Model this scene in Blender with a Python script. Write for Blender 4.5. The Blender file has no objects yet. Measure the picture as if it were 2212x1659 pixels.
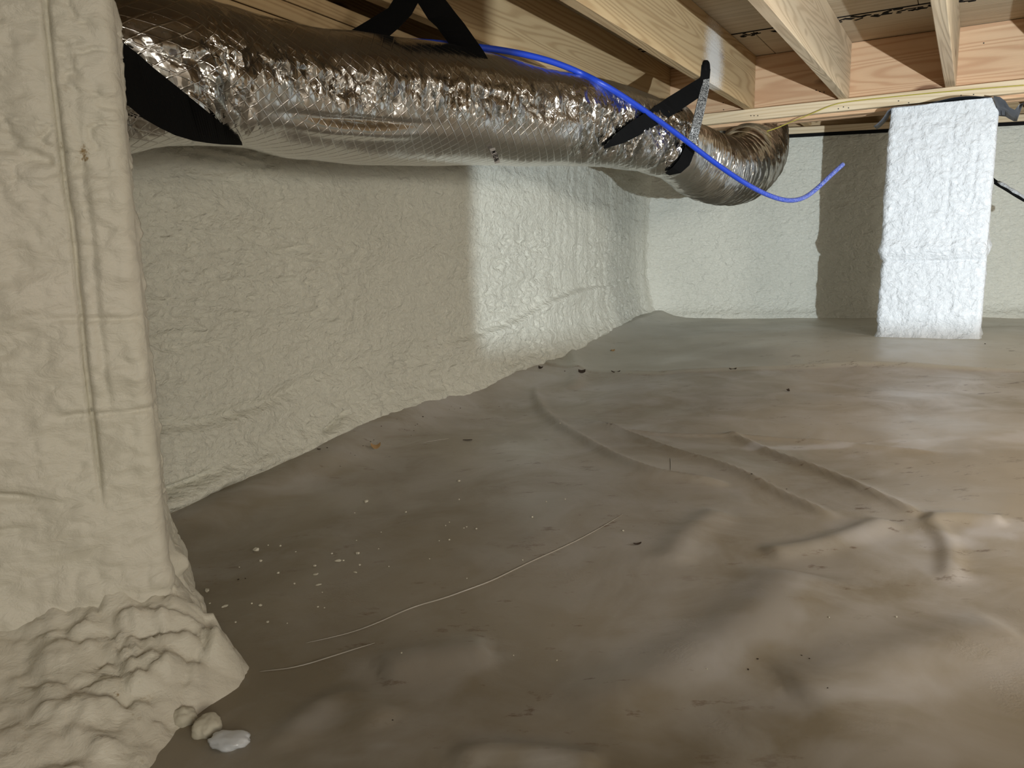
import bpy, bmesh, math, random
import numpy as np
from mathutils import Vector, Matrix
random.seed(7)
rng = np.random.RandomState(11)
sc = bpy.context.scene
C = sc.collection
PI = math.pi

# ------------------------------------------------------------ camera
W, H, F = 2212.0, 1659.0, 1661.0
CAM = Vector((0.0, 0.0, 0.39))
down = Vector((194.0, -9770.0, -1661.0)).normalized()
Zc = -down
fw = Vector((0, 0, -1))
Yc = (fw - Zc * fw.dot(Zc)).normalized()
Xc = Yc.cross(Zc)
R = Matrix((Xc, Yc, Zc))
cam = bpy.data.cameras.new('camera')
camo = bpy.data.objects.new('camera', cam)
C.objects.link(camo)
camo.matrix_world = Matrix.Translation(CAM) @ R.to_4x4()
cam.sensor_width = 36.0
cam.lens = 36.0 * F / W
cam.clip_start = 0.02
sc.camera = camo


def ray(px, py):
    return R @ Vector(((px - W / 2) / F, -(py - H / 2) / F, -1.0))


def at(px, py, y):
    d = ray(px, py)
    return CAM + d * (y / d.y)


def atz(px, py, z):
    d = ray(px, py)
    return CAM + d * ((z - CAM.z) / d.z)


def atplane(px, py, p, n):
    d = ray(px, py)
    return CAM + d * ((p - CAM).dot(n) / d.dot(n))


# ------------------------------------------------------------ light
sc.view_settings.view_transform = 'Standard'
sc.view_settings.look = 'None'
sc.view_settings.gamma = 1.0
sc.view_settings.use_curve_mapping = False
sc.view_settings.exposure = 0.0
wd = bpy.data.worlds.new('world')
sc.world = wd
wd.use_nodes = True
wd.node_tree.nodes['Background'].inputs['Color'].default_value = (0.9, 0.85, 0.78, 1)
wd.node_tree.nodes['Background'].inputs['Strength'].default_value = 0.05
LAMP = Vector((1.08, 0.0, 0.25))          # work light lying on the ground beside the photographer
KEY_W, FILL_W, SIDE_W, REAR_W = 52.0, 12.0, 22.0, 9.0


def area(name, loc, target, size, power, col, shape='SQUARE', sy=None, spread=PI):
    l = bpy.data.lights.new(name, 'AREA')
    l.energy = power
    l.color = col
    l.shape = shape
    l.size = size
    if sy:
        l.size_y = sy
    l.spread = spread
    o = bpy.data.objects.new(name, l)
    C.objects.link(o)
    o.location = loc
    o.rotation_euler = (Vector(target) - Vector(loc)).to_track_quat('-Z', 'Y').to_euler()
    return o


key = area('work_light_beam', LAMP, LAMP + Vector((0.22, 1.0, 0.06)), 0.022, KEY_W, (0.80, 0.91, 1.0), 'DISK', None, math.radians(125))
area('added_fill', (0.85, -1.3, 0.72), (0.2, 1.5, 0.28), 0.7, FILL_W, (1.0, 0.93, 0.78), 'SQUARE', None, math.radians(125))  # added soft fill behind the viewer, not a known fixture
area('added_side_fill', (2.2, -0.2, 0.93), (1.75, 1.1, 0.0), 0.5, SIDE_W, (1.0, 0.95, 0.88), 'SQUARE', None, math.radians(120))  # added side fill to lift the right-hand floor

area('added_rear_fill', (4.9, 1.3, 0.55), (2.0, 3.9, 0.35), 0.5, REAR_W, (1.0, 0.94, 0.84), 'SQUARE', None, math.radians(110))  # added fill to brighten the shaded far wall

# ------------------------------------------------------------ noise
def _hash(ix, iy, seed):
    n = (ix.astype(np.int64) * 374761393 + iy.astype(np.int64) * 668265263 + seed * 1442695041) & 0x7fffffff
    n = ((n ^ (n >> 13)) * 1274126177) & 0x7fffffff
    return ((n ^ (n >> 16)) & 0xffff) / 65535.0 * 2 - 1


def vnoise(x, y, seed=0):
    ix = np.floor(x); iy = np.floor(y)
    fx = x - ix; fy = y - iy
    u = fx * fx * fx * (fx * (fx * 6 - 15) + 10); v = fy * fy * fy * (fy * (fy * 6 - 15) + 10)
    a = _hash(ix, iy, seed); b = _hash(ix + 1, iy, seed)
    c = _hash(ix, iy + 1, seed); d = _hash(ix + 1, iy + 1, seed)
    return (a * (1 - u) + b * u) * (1 - v) + (c * (1 - u) + d * u) * v


def fbm(x, y, octv=4, seed=0, gain=0.5):
    s = 0; a = 1.0; t = 0
    for i in range(octv):
        s = s + a * vnoise(x * 2 ** i + 17.3 * i, y * 2 ** i - 9.1 * i, seed + i)
        t += a; a *= gain
    return s / t


def billow(x, y, octv=3, seed=0):
    s = 0; a = 1.0
    for i in range(octv):
        s = s + a * np.abs(vnoise(x * 2 ** i, y * 2 ** i, seed + i)); a *= 0.5
    return s


def polydist(X, Y, pts):
    """distance to a polyline, and the 0..1 position along it"""
    best = np.full(X.shape, 1e9); par = np.zeros(X.shape)
    n = len(pts) - 1
    for i in range(n):
        ax, ay = pts[i]; bx, by = pts[i + 1]
        dx, dy = bx - ax, by - ay
        t = np.clip(((X - ax) * dx + (Y - ay) * dy) / (dx * dx + dy * dy + 1e-12), 0, 1)
        d = np.hypot(X - ax - t * dx, Y - ay - t * dy)
        m = d < best
        best = np.where(m, d, best); par = np.where(m, (i + t) / n, par)
    return best, par


def smooth(pts, k=3):
    p = [Vector(q) for q in pts]
    for _ in range(k):
        q = [p[0]]
        for a, b in zip(p, p[1:]):
            q += [a * 0.75 + b * 0.25, a * 0.25 + b * 0.75]
        q.append(p[-1]); p = q
    return p


# ------------------------------------------------------------ materials
def newmat(name):
    m = bpy.data.materials.new(name)
    m.use_nodes = True
    nt = m.node_tree
    b = nt.nodes['Principled BSDF']
    return m, nt, b


def N(nt, typ, **kw):
    n = nt.nodes.new(typ)
    for k, v in kw.items():
        if k.startswith('i_'):
            n.inputs[k[2:].replace('_', ' ')].default_value = v
        else:
            setattr(n, k, v)
    return n


def ramp(nt, src, stops, out='Fac'):
    r = nt.nodes.new('ShaderNodeValToRGB')
    while len(r.color_ramp.elements) < len(stops):
        r.color_ramp.elements.new(0.5)
    for e, (p, c) in zip(r.color_ramp.elements, stops):
        e.position = p
        e.color = c if len(c) == 4 else (*c, 1)
    nt.links.new(src, r.inputs[0])
    return r.outputs[0]


def mixc(nt, fac, a, b, mode='MIX'):
    m = nt.nodes.new('ShaderNodeMix'); m.data_type = 'RGBA'; m.blend_type = mode
    for sock, v in ((m.inputs[0], fac), (m.inputs[6], a), (m.inputs[7], b)):
        if isinstance(v, bpy.types.NodeSocket):
            nt.links.new(v, sock)
        elif isinstance(v, (int, float)):
            sock.default_value = v
        else:
            sock.default_value = (*v, 1)
    return m.outputs[2]


def noise(nt, vec, scale, detail=4, rough=0.5, dist=0.0):
    n = N(nt, 'ShaderNodeTexNoise')
    n.inputs['Scale'].default_value = scale
    n.inputs['Detail'].default_value = detail
    n.inputs['Roughness'].default_value = rough
    n.inputs['Distortion'].default_value = dist
    nt.links.new(vec, n.inputs['Vector'])
    return n.outputs['Fac']


def mapping(nt, vec, scale=(1, 1, 1), loc=(0, 0, 0), rot=(0, 0, 0)):
    n = N(nt, 'ShaderNodeMapping')
    n.inputs['Scale'].default_value = scale
    n.inputs['Location'].default_value = loc
    n.inputs['Rotation'].default_value = rot
    nt.links.new(vec, n.inputs['Vector'])
    return n.outputs[0]


def bump(nt, h, strength, dist, prev=None):
    n = N(nt, 'ShaderNodeBump')
    n.inputs['Strength'].default_value = strength
    n.inputs['Distance'].default_value = dist
    nt.links.new(h, n.inputs['Height'])
    if prev is not None:
        nt.links.new(prev, n.inputs['Normal'])
    return n.outputs[0]


def math_n(nt, op, a, b=None):
    n = N(nt, 'ShaderNodeMath', operation=op)
    for i, v in enumerate((a, b)):
        if v is None:
            continue
        if isinstance(v, bpy.types.NodeSocket):
            nt.links.new(v, n.inputs[i])
        else:
            n.inputs[i].default_value = v
    return n.outputs[0]


def geo_pos(nt):
    return N(nt, 'ShaderNodeNewGeometry').outputs['Position']


def objc(nt):
    return N(nt, 'ShaderNodeTexCoord').outputs['Object']


def foam_mat(name, base, alt, fine=0.0035, scale=70, rough=0.42, stains=False, aniso=(1, 1, 1)):
    m, nt, b = newmat(name)
    p = geo_pos(nt)
    n1 = noise(nt, p, 2.2, 4, 0.55)
    col = mixc(nt, ramp(nt, n1, [(0.35, (0, 0, 0)), (0.7, (1, 1, 1))]), base, alt)
    if stains:
        n3 = noise(nt, p, 38, 5, 0.7)
        mk = noise(nt, p, 4.5, 2, 0.5)
        f = math_n(nt, 'MULTIPLY', ramp(nt, n3, [(0.60, (0, 0, 0)), (0.68, (1, 1, 1))]),
                   ramp(nt, mk, [(0.62, (0, 0, 0)), (0.70, (1, 1, 1))]))
        col = mixc(nt, f, col, (0.30, 0.21, 0.10))
    nt.links.new(col, b.inputs['Base Color'])
    b.inputs['Roughness'].default_value = rough
    b.inputs['Specular IOR Level'].default_value = 0.45
    q = mapping(nt, p, aniso)
    f1 = noise(nt, q, scale, 5, 0.62, 0.4)
    f2 = noise(nt, q, scale * 0.3, 3, 0.5, 0.8)
    h = math_n(nt, 'ADD', f1, math_n(nt, 'MULTIPLY', f2, 1.6))
    nt.links.new(bump(nt, h, 0.9, fine), b.inputs['Normal'])
    return m


def wood_mat(name, light, dark, gs=1.0, dusty=False, rough=0.62):
    """grain runs along the local X axis of the board"""
    m, nt, b = newmat(name)
    oi = N(nt, 'ShaderNodeObjectInfo').outputs['Random']
    o = objc(nt)
    add = N(nt, 'ShaderNodeVectorMath', operation='ADD')
    sh = N(nt, 'ShaderNodeCombineXYZ')
    nt.links.new(math_n(nt, 'MULTIPLY', oi, 37.0), sh.inputs[0])
    nt.links.new(math_n(nt, 'MULTIPLY', oi, 11.0), sh.inputs[1])
    nt.links.new(math_n(nt, 'MULTIPLY', oi, 5.0), sh.inputs[2])
    nt.links.new(o, add.inputs[0]); nt.links.new(sh.outputs[0], add.inputs[1])
    v = add.outputs[0]
    warp = noise(nt, mapping(nt, v, (0.7, 3, 3)), 1.0, 3, 0.5)
    g = mapping(nt, v, (0.42 * gs, 7.5 * gs, 7.5 * gs))
    ring = noise(nt, g, 1.0, 2, 0.35, 0.35)
    wv = N(nt, 'ShaderNodeMath', operation='SINE')
    nt.links.new(math_n(nt, 'MULTIPLY', ring, 150.0), wv.inputs[0])
    lines = ramp(nt, math_n(nt, 'ADD', math_n(nt, 'MULTIPLY', wv.outputs[0], 0.5), 0.5),
                 [(0.0, (0, 0, 0)), (0.55, (0.25, 0.25, 0.25)), (1.0, (1, 1, 1))])
    fib = noise(nt, mapping(nt, v, (6, 260, 260)), 1.0, 3, 0.6)
    col = mixc(nt, math_n(nt, 'MULTIPLY', lines, 0.55), light, dark)
    col = mixc(nt, math_n(nt, 'MULTIPLY', ramp(nt, warp, [(0.45, (0, 0, 0)), (0.75, (1, 1, 1))]), 0.40), col,
               tuple(c * k for c, k in zip(light, (0.80, 0.58, 0.46))))
    col = mixc(nt, math_n(nt, 'MULTIPLY', fib, 0.25), col, dark)
    # knots
    vo = N(nt, 'ShaderNodeTexVoronoi'); vo.inputs['Scale'].default_value = 1.0
    nt.links.new(mapping(nt, v, (2.1, 6.0, 6.0)), vo.inputs['Vector'])
    kn = ramp(nt, vo.outputs['Distance'], [(0.07, (1, 1, 1)), (0.13, (0, 0, 0))])
    col = mixc(nt, math_n(nt, 'MULTIPLY', kn, 0.85), col, (0.16, 0.065, 0.028))
    if dusty:
        p = mapping(nt, o, (1, 1, 1), dusty)
        ln = N(nt, 'ShaderNodeVectorMath', operation='LENGTH')
        nt.links.new(mapping(nt, p, (5.5, 5, 4.5)), ln.inputs[0])
        d = math_n(nt, 'SUBTRACT', 1.0, ln.outputs['Value'])
        sp = noise(nt, o, 170, 4, 0.8)
        f = ramp(nt, math_n(nt, 'ADD', math_n(nt, 'MULTIPLY', d, 0.75), math_n(nt, 'MULTIPLY', sp, 1.0)), [(0.62, (0, 0, 0)), (1.20, (1, 1, 1))])
        col = mixc(nt, math_n(nt, 'MULTIPLY', f, 0.9), col, (0.78, 0.76, 0.72))
    nt.links.new(col, b.inputs['Base Color'])
    b.inputs['Roughness'].default_value = rough
    b.inputs['Specular IOR Level'].default_value = 0.25
    nt.links.new(bump(nt, math_n(nt, 'ADD', lines, fib), 0.35, 0.0012), b.inputs['Normal'])
    return m


def foil_mat(name, tilt=0.55, rough=0.16, vs=26.0, base=(0.62, 0.61, 0.585), scrim=True, dark=False):
    """crinkled metal foil: small flat facets, with reinforcing threads under it"""
    m, nt, b = newmat(name)
    uv = N(nt, 'ShaderNodeTexCoord').outputs['UV']
    p = geo_pos(nt)
    nn = N(nt, 'ShaderNodeTexNoise'); nn.inputs['Scale'].default_value = 9; nn.inputs['Detail'].default_value = 2
    nt.links.new(p, nn.inputs['Vector'])
    wv = N(nt, 'ShaderNodeVectorMath', operation='MULTIPLY_ADD')
    nt.links.new(nn.outputs['Color'], wv.inputs[0]); wv.inputs[1].default_value = (0.09, 0.09, 0.09)
    uvs = N(nt, 'ShaderNodeVectorMath', operation='ADD')
    nt.links.new(mapping(nt, uv, (2.1, 0.62, 1)), uvs.inputs[0])
    nt.links.new(mapping(nt, p, (0.35, 0.35, 0.35)), uvs.inputs[1])
    nt.links.new(uvs.outputs[0], wv.inputs[2])
    normal = N(nt, 'ShaderNodeNewGeometry').outputs['Normal']
    acc = normal
    amt = N(nt, 'ShaderNodeAttribute', attribute_name='crush').outputs['Fac']
    for sc_, k in ((vs * 0.9, tilt * 1.25), (vs * 2.6, tilt * 0.8)):
        vo = N(nt, 'ShaderNodeTexVoronoi'); vo.inputs['Scale'].default_value = sc_
        nt.links.new(wv.outputs[0], vo.inputs['Vector'])
        s = N(nt, 'ShaderNodeVectorMath', operation='SUBTRACT'); nt.links.new(vo.outputs['Color'], s.inputs[0])
        s.inputs[1].default_value = (0.5, 0.5, 0.5)
        sc2 = N(nt, 'ShaderNodeVectorMath', operation='SCALE'); nt.links.new(s.outputs[0], sc2.inputs[0])
        nt.links.new(math_n(nt, 'MULTIPLY', amt, k), sc2.inputs['Scale'])
        a = N(nt, 'ShaderNodeVectorMath', operation='ADD')
        nt.links.new(acc, a.inputs[0]); nt.links.new(sc2.outputs[0], a.inputs[1])
        acc = a.outputs[0]
    nz = N(nt, 'ShaderNodeVectorMath', operation='NORMALIZE'); nt.links.new(acc, nz.inputs[0])
    nrm = nz.outputs[0]
    if scrim:
        sm = None
        for sgn in (1, -1):
            q = mapping(nt, uv, (1, 1, 1), (0, 0, 0), (0, 0, sgn * 0.9))
            sx = N(nt, 'ShaderNodeSeparateXYZ'); nt.links.new(q, sx.inputs[0])
            si = N(nt, 'ShaderNodeMath', operation='SINE')
            nt.links.new(math_n(nt, 'MULTIPLY', sx.outputs[0], 2 * PI / 0.022), si.inputs[0])
            r = ramp(nt, si.outputs[0], [(0.90, (0, 0, 0)), (1.0, (1, 1, 1))])
            sm = r if sm is None else math_n(nt, 'MAXIMUM', sm, r)
        nrm = bump(nt, sm, 0.45, 0.0012, nrm)
    nrm = bump(nt, noise(nt, p, 120, 4, 0.6), 0.25, 0.001, nrm)
    dust = noise(nt, p, 300, 3, 0.7)
    dm = math_n(nt, 'MULTIPLY', ramp(nt, dust, [(0.66, (0, 0, 0)), (0.72, (1, 1, 1))]),
                ramp(nt, noise(nt, p, 3.5, 2, 0.5), [(0.5, (0, 0, 0)), (0.65, (1, 1, 1))]))
    nt.links.new(mixc(nt, dm, base, (0.75, 0.74, 0.70)), b.inputs['Base Color'])
    nt.links.new(math_n(nt, 'SUBTRACT', 1.0, dm), b.inputs['Metallic'])
    nt.links.new(ramp(nt, noise(nt, p, 5, 2, 0.5), [(0.3, (rough,) * 3), (0.7, (rough + 0.16,) * 3)]), b.inputs['Roughness'])
    nt.links.new(nrm, b.inputs['Normal'])
    return m


def strap_mat(name, base, dust=0.0, seedloc=(0, 0, 0)):
    m, nt, b = newmat(name)
    p = geo_pos(nt)
    n1 = noise(nt, mapping(nt, p, (1, 1, 1), seedloc), 240, 3, 0.75)
    f = ramp(nt, n1, [(0.74 - dust, (0, 0, 0)), (0.80 - dust * 0.6, (1, 1, 1))])
    nt.links.new(mixc(nt, f, base, (0.55, 0.55, 0.53)), b.inputs['Base Color'])
    b.inputs['Roughness'].default_value = 0.85
    b.inputs['Specular IOR Level'].default_value = 0.06
    nt.links.new(bump(nt, noise(nt, p, 900, 2, 0.5), 0.4, 0.001), b.inputs['Normal'])
    return m


def plain(name, col, rough=0.6, metal=0.0, spec=0.4, emit=None):
    m, nt, b = newmat(name)
    p = geo_pos(nt)
    n1 = noise(nt, p, 60, 3, 0.6)
    nt.links.new(mixc(nt, n1, tuple(c * 0.88 for c in col), tuple(min(1, c * 1.12) for c in col)), b.inputs['Base Color'])
    b.inputs['Roughness'].default_value = rough
    b.inputs['Metallic'].default_value = metal
    b.inputs['Specular IOR Level'].default_value = spec
    if emit:
        b.inputs['Emission Color'].default_value = (*emit[0], 1)
        b.inputs['Emission Strength'].default_value = emit[1]
    return m


def floor_mat():
    m, nt, b = newmat('clear_plastic_over_soil')
    p = geo_pos(nt)
    n1 = noise(nt, p, 1.7, 4, 0.55, 0.6)
    n2 = noise(nt, p, 5.5, 5, 0.6, 0.8)
    soil = mixc(nt, ramp(nt, n1, [(0.35, (0, 0, 0)), (0.66, (1, 1, 1))]), (0.26, 0.222, 0.162), (0.40, 0.362, 0.305))
    # milky areas where the film stands off the ground
    milk_sheen = ramp(nt, math_n(nt, 'ADD', math_n(nt, 'MULTIPLY', n2, 0.55), math_n(nt, 'MULTIPLY', noise(nt, p, 1.1, 3, 0.5, 0.3), 0.45)),
                [(0.44, (0, 0, 0)), (0.60, (1, 1, 1))])
    col = mixc(nt, math_n(nt, 'MULTIPLY', milk_sheen, 0.75), soil, (0.46, 0.440, 0.425))
    at_ = N(nt, 'ShaderNodeAttribute', attribute_name='lap')
    col = mixc(nt, math_n(nt, 'MULTIPLY', at_.outputs['Fac'], 0.75), col, (0.44, 0.43, 0.37))
    mk_ = N(nt, 'ShaderNodeAttribute', attribute_name='milk_sheen').outputs['Fac']
    col = mixc(nt, mk_, col, (0.60, 0.60, 0.64))  # glints and bluish sheen painted into the sheet colour
    so_ = N(nt, 'ShaderNodeAttribute', attribute_name='soil').outputs['Fac']  # dark soil at left plus brightness painted in at right
    tone = ramp(nt, so_, [(0.0, (0.70, 0.67, 0.60)), (0.45, (0.95, 0.95, 0.95)), (1.0, (1.36, 1.33, 1.30))])  # tone also carries painted brightness towards the right
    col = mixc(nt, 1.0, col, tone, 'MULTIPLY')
    st = noise(nt, mapping(nt, p, (1.0, 2.2, 1)), 15, 5, 0.72)
    sm = math_n(nt, 'MULTIPLY', ramp(nt, st, [(0.60, (0, 0, 0)), (0.68, (1, 1, 1))]), ramp(nt, noise(nt, p, 2.0, 2), [(0.40, (0, 0, 0)), (0.56, (1, 1, 1))]))
    col = mixc(nt, math_n(nt, 'MULTIPLY', sm, 0.7), col, (0.115, 0.060, 0.028))
    nt.links.new(col, b.inputs['Base Color'])
    r = noise(nt, p, 3.0, 4, 0.6)
    nt.links.new(ramp(nt, r, [(0.30, (0.36,) * 3), (0.72, (0.62,) * 3)]), b.inputs['Roughness'])
    b.inputs['Specular IOR Level'].default_value = 0.5
    b.inputs['Coat Weight'].default_value = 0.12
    b.inputs['Coat Roughness'].default_value = 0.3
    fine = noise(nt, p, 260, 3, 0.6)
    dm = ramp(nt, noise(nt, p, 6.0, 3, 0.6), [(0.56, (0, 0, 0)), (0.66, (1, 1, 1))])
    h1 = bump(nt, math_n(nt, 'MULTIPLY', fine, dm), 0.7, 0.0012)
    h2 = bump(nt, noise(nt, p, 26, 4, 0.55, 0.5), 0.25, 0.003, h1)
    nt.links.new(h2, b.inputs['Normal'])
    return m


M = {}
DUST = (-2.44, 0.0, 0.03)
M['foam'] = foam_mat('sprayed_foam_wall', (0.66, 0.65, 0.56), (0.61, 0.60, 0.515), 0.009, 60, aniso=(1, 1, 1.5))
M['foam_near'] = foam_mat('sprayed_foam_near_pier', (0.68, 0.64, 0.56), (0.62, 0.60, 0.50), 0.004, 34, 0.5, stains=True, aniso=(1, 1, 1.5))
M['foam_far'] = foam_mat('sprayed_foam_far_pier', (0.69, 0.705, 0.715), (0.65, 0.665, 0.675), 0.011, 52, 0.36)
M['crumb'] = plain('foam_crumb', (0.56, 0.53, 0.44), 0.8)
M['pine'] = wood_mat('pine_joist', (0.57, 0.415, 0.228), (0.33, 0.205, 0.095))
M['pine_dusty'] = wood_mat('pine_joist_dusty', (0.57, 0.415, 0.228), (0.33, 0.205, 0.095), dusty=DUST)
M['pine_grey'] = wood_mat('pine_joist_weathered', (0.72, 0.575, 0.39), (0.42, 0.31, 0.19))
M['pine_pale'] = wood_mat('pine_ledger', (0.74, 0.62, 0.43), (0.50, 0.37, 0.21))
M['pine_red'] = wood_mat('pine_girder', (0.70, 0.49, 0.30), (0.42, 0.215, 0.11))
M['ply'] = wood_mat('plywood', (0.52, 0.43, 0.30), (0.36, 0.28, 0.18), 0.6)
M['foil'] = foil_mat('crinkled_foil_jacket', 0.62, 0.13)
M['foil_smooth'] = foil_mat('stretched_foil_elbow', 0.30, 0.14, 30, scrim=False)
M['strap'] = strap_mat('black_webbing', (0.006, 0.006, 0.006))
M['strap_dusty'] = strap_mat('dusty_webbing', (0.02, 0.02, 0.02), 0.30)
M['blue'] = None
M['nail'] = plain('dark_nail', (0.03, 0.024, 0.02), 0.6)
M['wire'] = plain('yellow_wire', (0.42, 0.35, 0.06), 0.5)
M['ink'] = plain('black_ink', (0.012, 0.011, 0.010), 0.9, spec=0.1)
M['flap'] = plain('grey_plastic_flap', (0.075, 0.08, 0.09), 0.32, spec=0.6)
M['black'] = plain('black_gap', (0.008, 0.008, 0.008), 0.9, spec=0.1)
M['speck'] = plain('dark_grit', (0.035, 0.022, 0.014), 0.8)
M['shaving'] = plain('wood_shaving', (0.32, 0.20, 0.09), 0.7)
M['paper'] = plain('white_label', (0.62, 0.60, 0.60), 0.6)
M['scrap'] = plain('white_plastic', (0.62, 0.65, 0.70), 0.28, spec=0.7)
M['film'] = plain('film_crease', (0.36, 0.33, 0.285), 0.3, spec=0.7)
M['housing'] = plain('lamp_housing', (0.02, 0.02, 0.02), 0.8)
M['lens'] = plain('lamp_lens', (0.8, 0.8, 0.8), 0.3, emit=((0.9, 0.95, 1.0), 2.0))
M['floor'] = floor_mat()
m, nt, b = newmat('blue_tube')
M['blue'] = m
p = geo_pos(nt)
sx = N(nt, 'ShaderNodeSeparateXYZ'); nt.links.new(p, sx.inputs[0])
low = N(nt, 'ShaderNodeMapRange'); nt.links.new(sx.outputs[0], low.inputs[0])
low.inputs[1].default_value = 0.85; low.inputs[2].default_value = 1.25
f = math_n(nt, 'MULTIPLY', low.outputs[0], ramp(nt, noise(nt, p, 260, 3, 0.7), [(0.42, (0, 0, 0)), (0.62, (1, 1, 1))]))
nt.links.new(mixc(nt, math_n(nt, 'MULTIPLY', f, 0.6), (0.012, 0.050, 0.44), (0.55, 0.60, 0.75)), b.inputs['Base Color'])
b.inputs['Roughness'].default_value = 0.42


# ------------------------------------------------------------ object helpers
def tag(o, label=None, cat=None, group=None, kind=None):
    if label: o['label'] = label
    if cat: o['category'] = cat
    if group: o['group'] = group
    if kind: o['kind'] = kind
    return o


def link(name, me, mat=None, parent=None, loc=None):
    o = bpy.data.objects.new(name, me)
    C.objects.link(o)
    if mat: me.materials.append(mat)
    if parent: o.parent = parent
    if loc is not None: o.location = loc
    return o


def empty(name, loc=(0, 0, 0), rz=0.0):
    o = bpy.data.objects.new(name, None)
    C.objects.link(o)
    o.location = loc
    o.rotation_euler = (0, 0, rz)
    o.empty_display_size = 0.05
    return o


def mesh_np(name, V, Fc, sm=True, uv=None):
    me = bpy.data.meshes.new(name)
    V = np.asarray(V, dtype=np.float32); Fc = np.asarray(Fc, dtype=np.int32)
    me.vertices.add(len(V)); me.vertices.foreach_set('co', V.ravel())
    k = Fc.shape[1]
    me.loops.add(Fc.size); me.loops.foreach_set('vertex_index', Fc.ravel())
    me.polygons.add(len(Fc))
    me.polygons.foreach_set('loop_start', np.arange(0, Fc.size, k, dtype=np.int32))
    me.polygons.foreach_set('loop_total', np.full(len(Fc), k, dtype=np.int32))
    me.update(calc_edges=True)
    me.validate()
    if sm: me.polygons.foreach_set('use_smooth', np.ones(len(me.polygons), dtype=bool))
    if uv is not None:
        l = me.uv_layers.new(name='UVMap')
        l.data.foreach_set('uv', np.asarray(uv, dtype=np.float32)[Fc.ravel()].ravel())
    return me


def grid_faces(nu, nv, closed=False, off=0):
    i = np.arange(nu - 1)[:, None]; jn = nv if closed else nv - 1
    j = np.arange(jn)[None, :]
    a = i * nv + j; b_ = (i + 1) * nv + j
    c = (i + 1) * nv + (j + 1) % nv; d = i * nv + (j + 1) % nv
    return np.stack([a, b_, c, d], -1).reshape(-1, 4) + off


def box_mesh(name, sx_, sy_, sz_, bev=0.002, centre=(0, 0, 0)):
    bm = bmesh.new()
    bmesh.ops.create_cube(bm, size=1)
    for v in bm.verts:
        v.co = Vector((v.co.x * sx_ + centre[0], v.co.y * sy_ + centre[1], v.co.z * sz_ + centre[2]))
    if bev:
        bmesh.ops.bevel(bm, geom=list(bm.edges), offset=bev, segments=1, affect='EDGES')
    me = bpy.data.meshes.new(name); bm.to_mesh(me); bm.free()
    return me


def tube(name, pts, r, mat, parent=None, seg=10, rfn=None):
    pts = [Vector(p) for p in pts]
    V = []; Fc = []
    up = Vector((0, 0, 1))
    for i, p in enumerate(pts):
        t = (pts[min(i + 1, len(pts) - 1)] - pts[max(i - 1, 0)]).normalized()
        s = t.cross(up)
        if s.length < 1e-4: s = Vector((1, 0, 0))
        s.normalize(); u = s.cross(t)
        rr = r if rfn is None else r * rfn(i / (len(pts) - 1))
        for k in range(seg):
            a = 2 * PI * k / seg
            V.append(p + s * math.cos(a) * rr + u * math.sin(a) * rr)
    n = len(pts)
    V += [pts[0], pts[-1]]
    F4 = grid_faces(n, seg, True).tolist()
    me = bpy.data.meshes.new(name)
    caps = [(len(V) - 2, k, (k + 1) % seg) for k in range(seg)] + [(len(V) - 1, (n - 1) * seg + (k + 1) % seg, (n - 1) * seg + k) for k in range(seg)]
    me.from_pydata([tuple(v) for v in V], [], [tuple(f) for f in F4] + caps)
    me.polygons.foreach_set('use_smooth', [True] * len(me.polygons))
    return link(name, me, mat, parent)


def ribbon(name, rows, thick, mat, parent=None):
    """rows: (left point, right point, outward normal)"""
    V = []
    for a, b_, n in rows:
        n = n.normalized() * thick
        V += [a, b_, b_ + n, a + n]
    Fc = grid_faces(len(rows), 4, True).tolist()
    k = 4 * (len(rows) - 1)
    Fc += [[3, 2, 1, 0], [k, k + 1, k + 2, k + 3]]
    me = bpy.data.meshes.new(name)
    me.from_pydata([tuple(v) for v in V], [], Fc)
    return link(name, me, mat, parent)


# ------------------------------------------------------------ plan of the room
JD = Vector((0.5105, 0.8599, 0.0))             # direction of the joists
GD = Vector((0.8599, -0.5105, 0.0))            # direction of the girder
JZ = 1.025                                      # underside of the joists
SUBZ = 1.262
F3 = atz(1834, 215, JZ)                         # joist 3 meets the girder here (right edge)
SP = 0.4064


def wl_x(y):                                    # left wall line
    return -1.55 + 0.532 * y


def wb_y(x):                                    # far wall line
    return 4.5 - 0.268 * (x - 1.6)


B0 = Vector((0.178, 3.248)); CR = Vector((0.824, 4.708))
FPTS = [  # x, y, floor level
    (-1.1, 0.9, -.15), (-0.68, 1.64, -.13), (-0.32, 2.32, -.105), (0.18, 3.2, -.075), (0.82, 4.6, -.03), (1.6, 4.45, -.02),
    (2.6, 4.2, -.02), (1.45, 3.05, 0.0), (1.85, 3.0, 0.0), (1.6, 3.5, 0.0), (0, .7, -.10), (0.5, 1.6, -.08), (1.3, 1.6, -.04),
    (2.4, 1.6, -.01), (3.6, 2.6, 0.0), (0.9, 2.6, -.05), (-0.5, 0.8, -.12), (1.1, 0.4, -.06), (3, 0, 0), (0, -2, -.08), (3, -3, 0), (-1, -2, -.12), (5, 3, 0)]


def pxl(pts, z=-0.07):
    out = []
    for q in pts:
        v = atz(q[0], q[1], z); v = atz(q[0], q[1], float(fz_base(np.array([v.x]), np.array([v.y]))[0]))
        v = atz(q[0], q[1], float(fz_base(np.array([v.x]), np.array([v.y]))[0]))
        out.append((v.x, v.y))
    return out


def fz_base(X, Y):
    num = 0; den = 0
    for x, y, z in FPTS:
        w = 1.0 / ((X - x) ** 2 + (Y - y) ** 2 + 0.04) ** 1.6
        num = num + w * z; den = den + w
    return num / den


def sm2(pts):
    return [(p.x, p.y) for p in smooth([Vector((a, b_, 0)) for a, b_ in pts], 2)]


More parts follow.
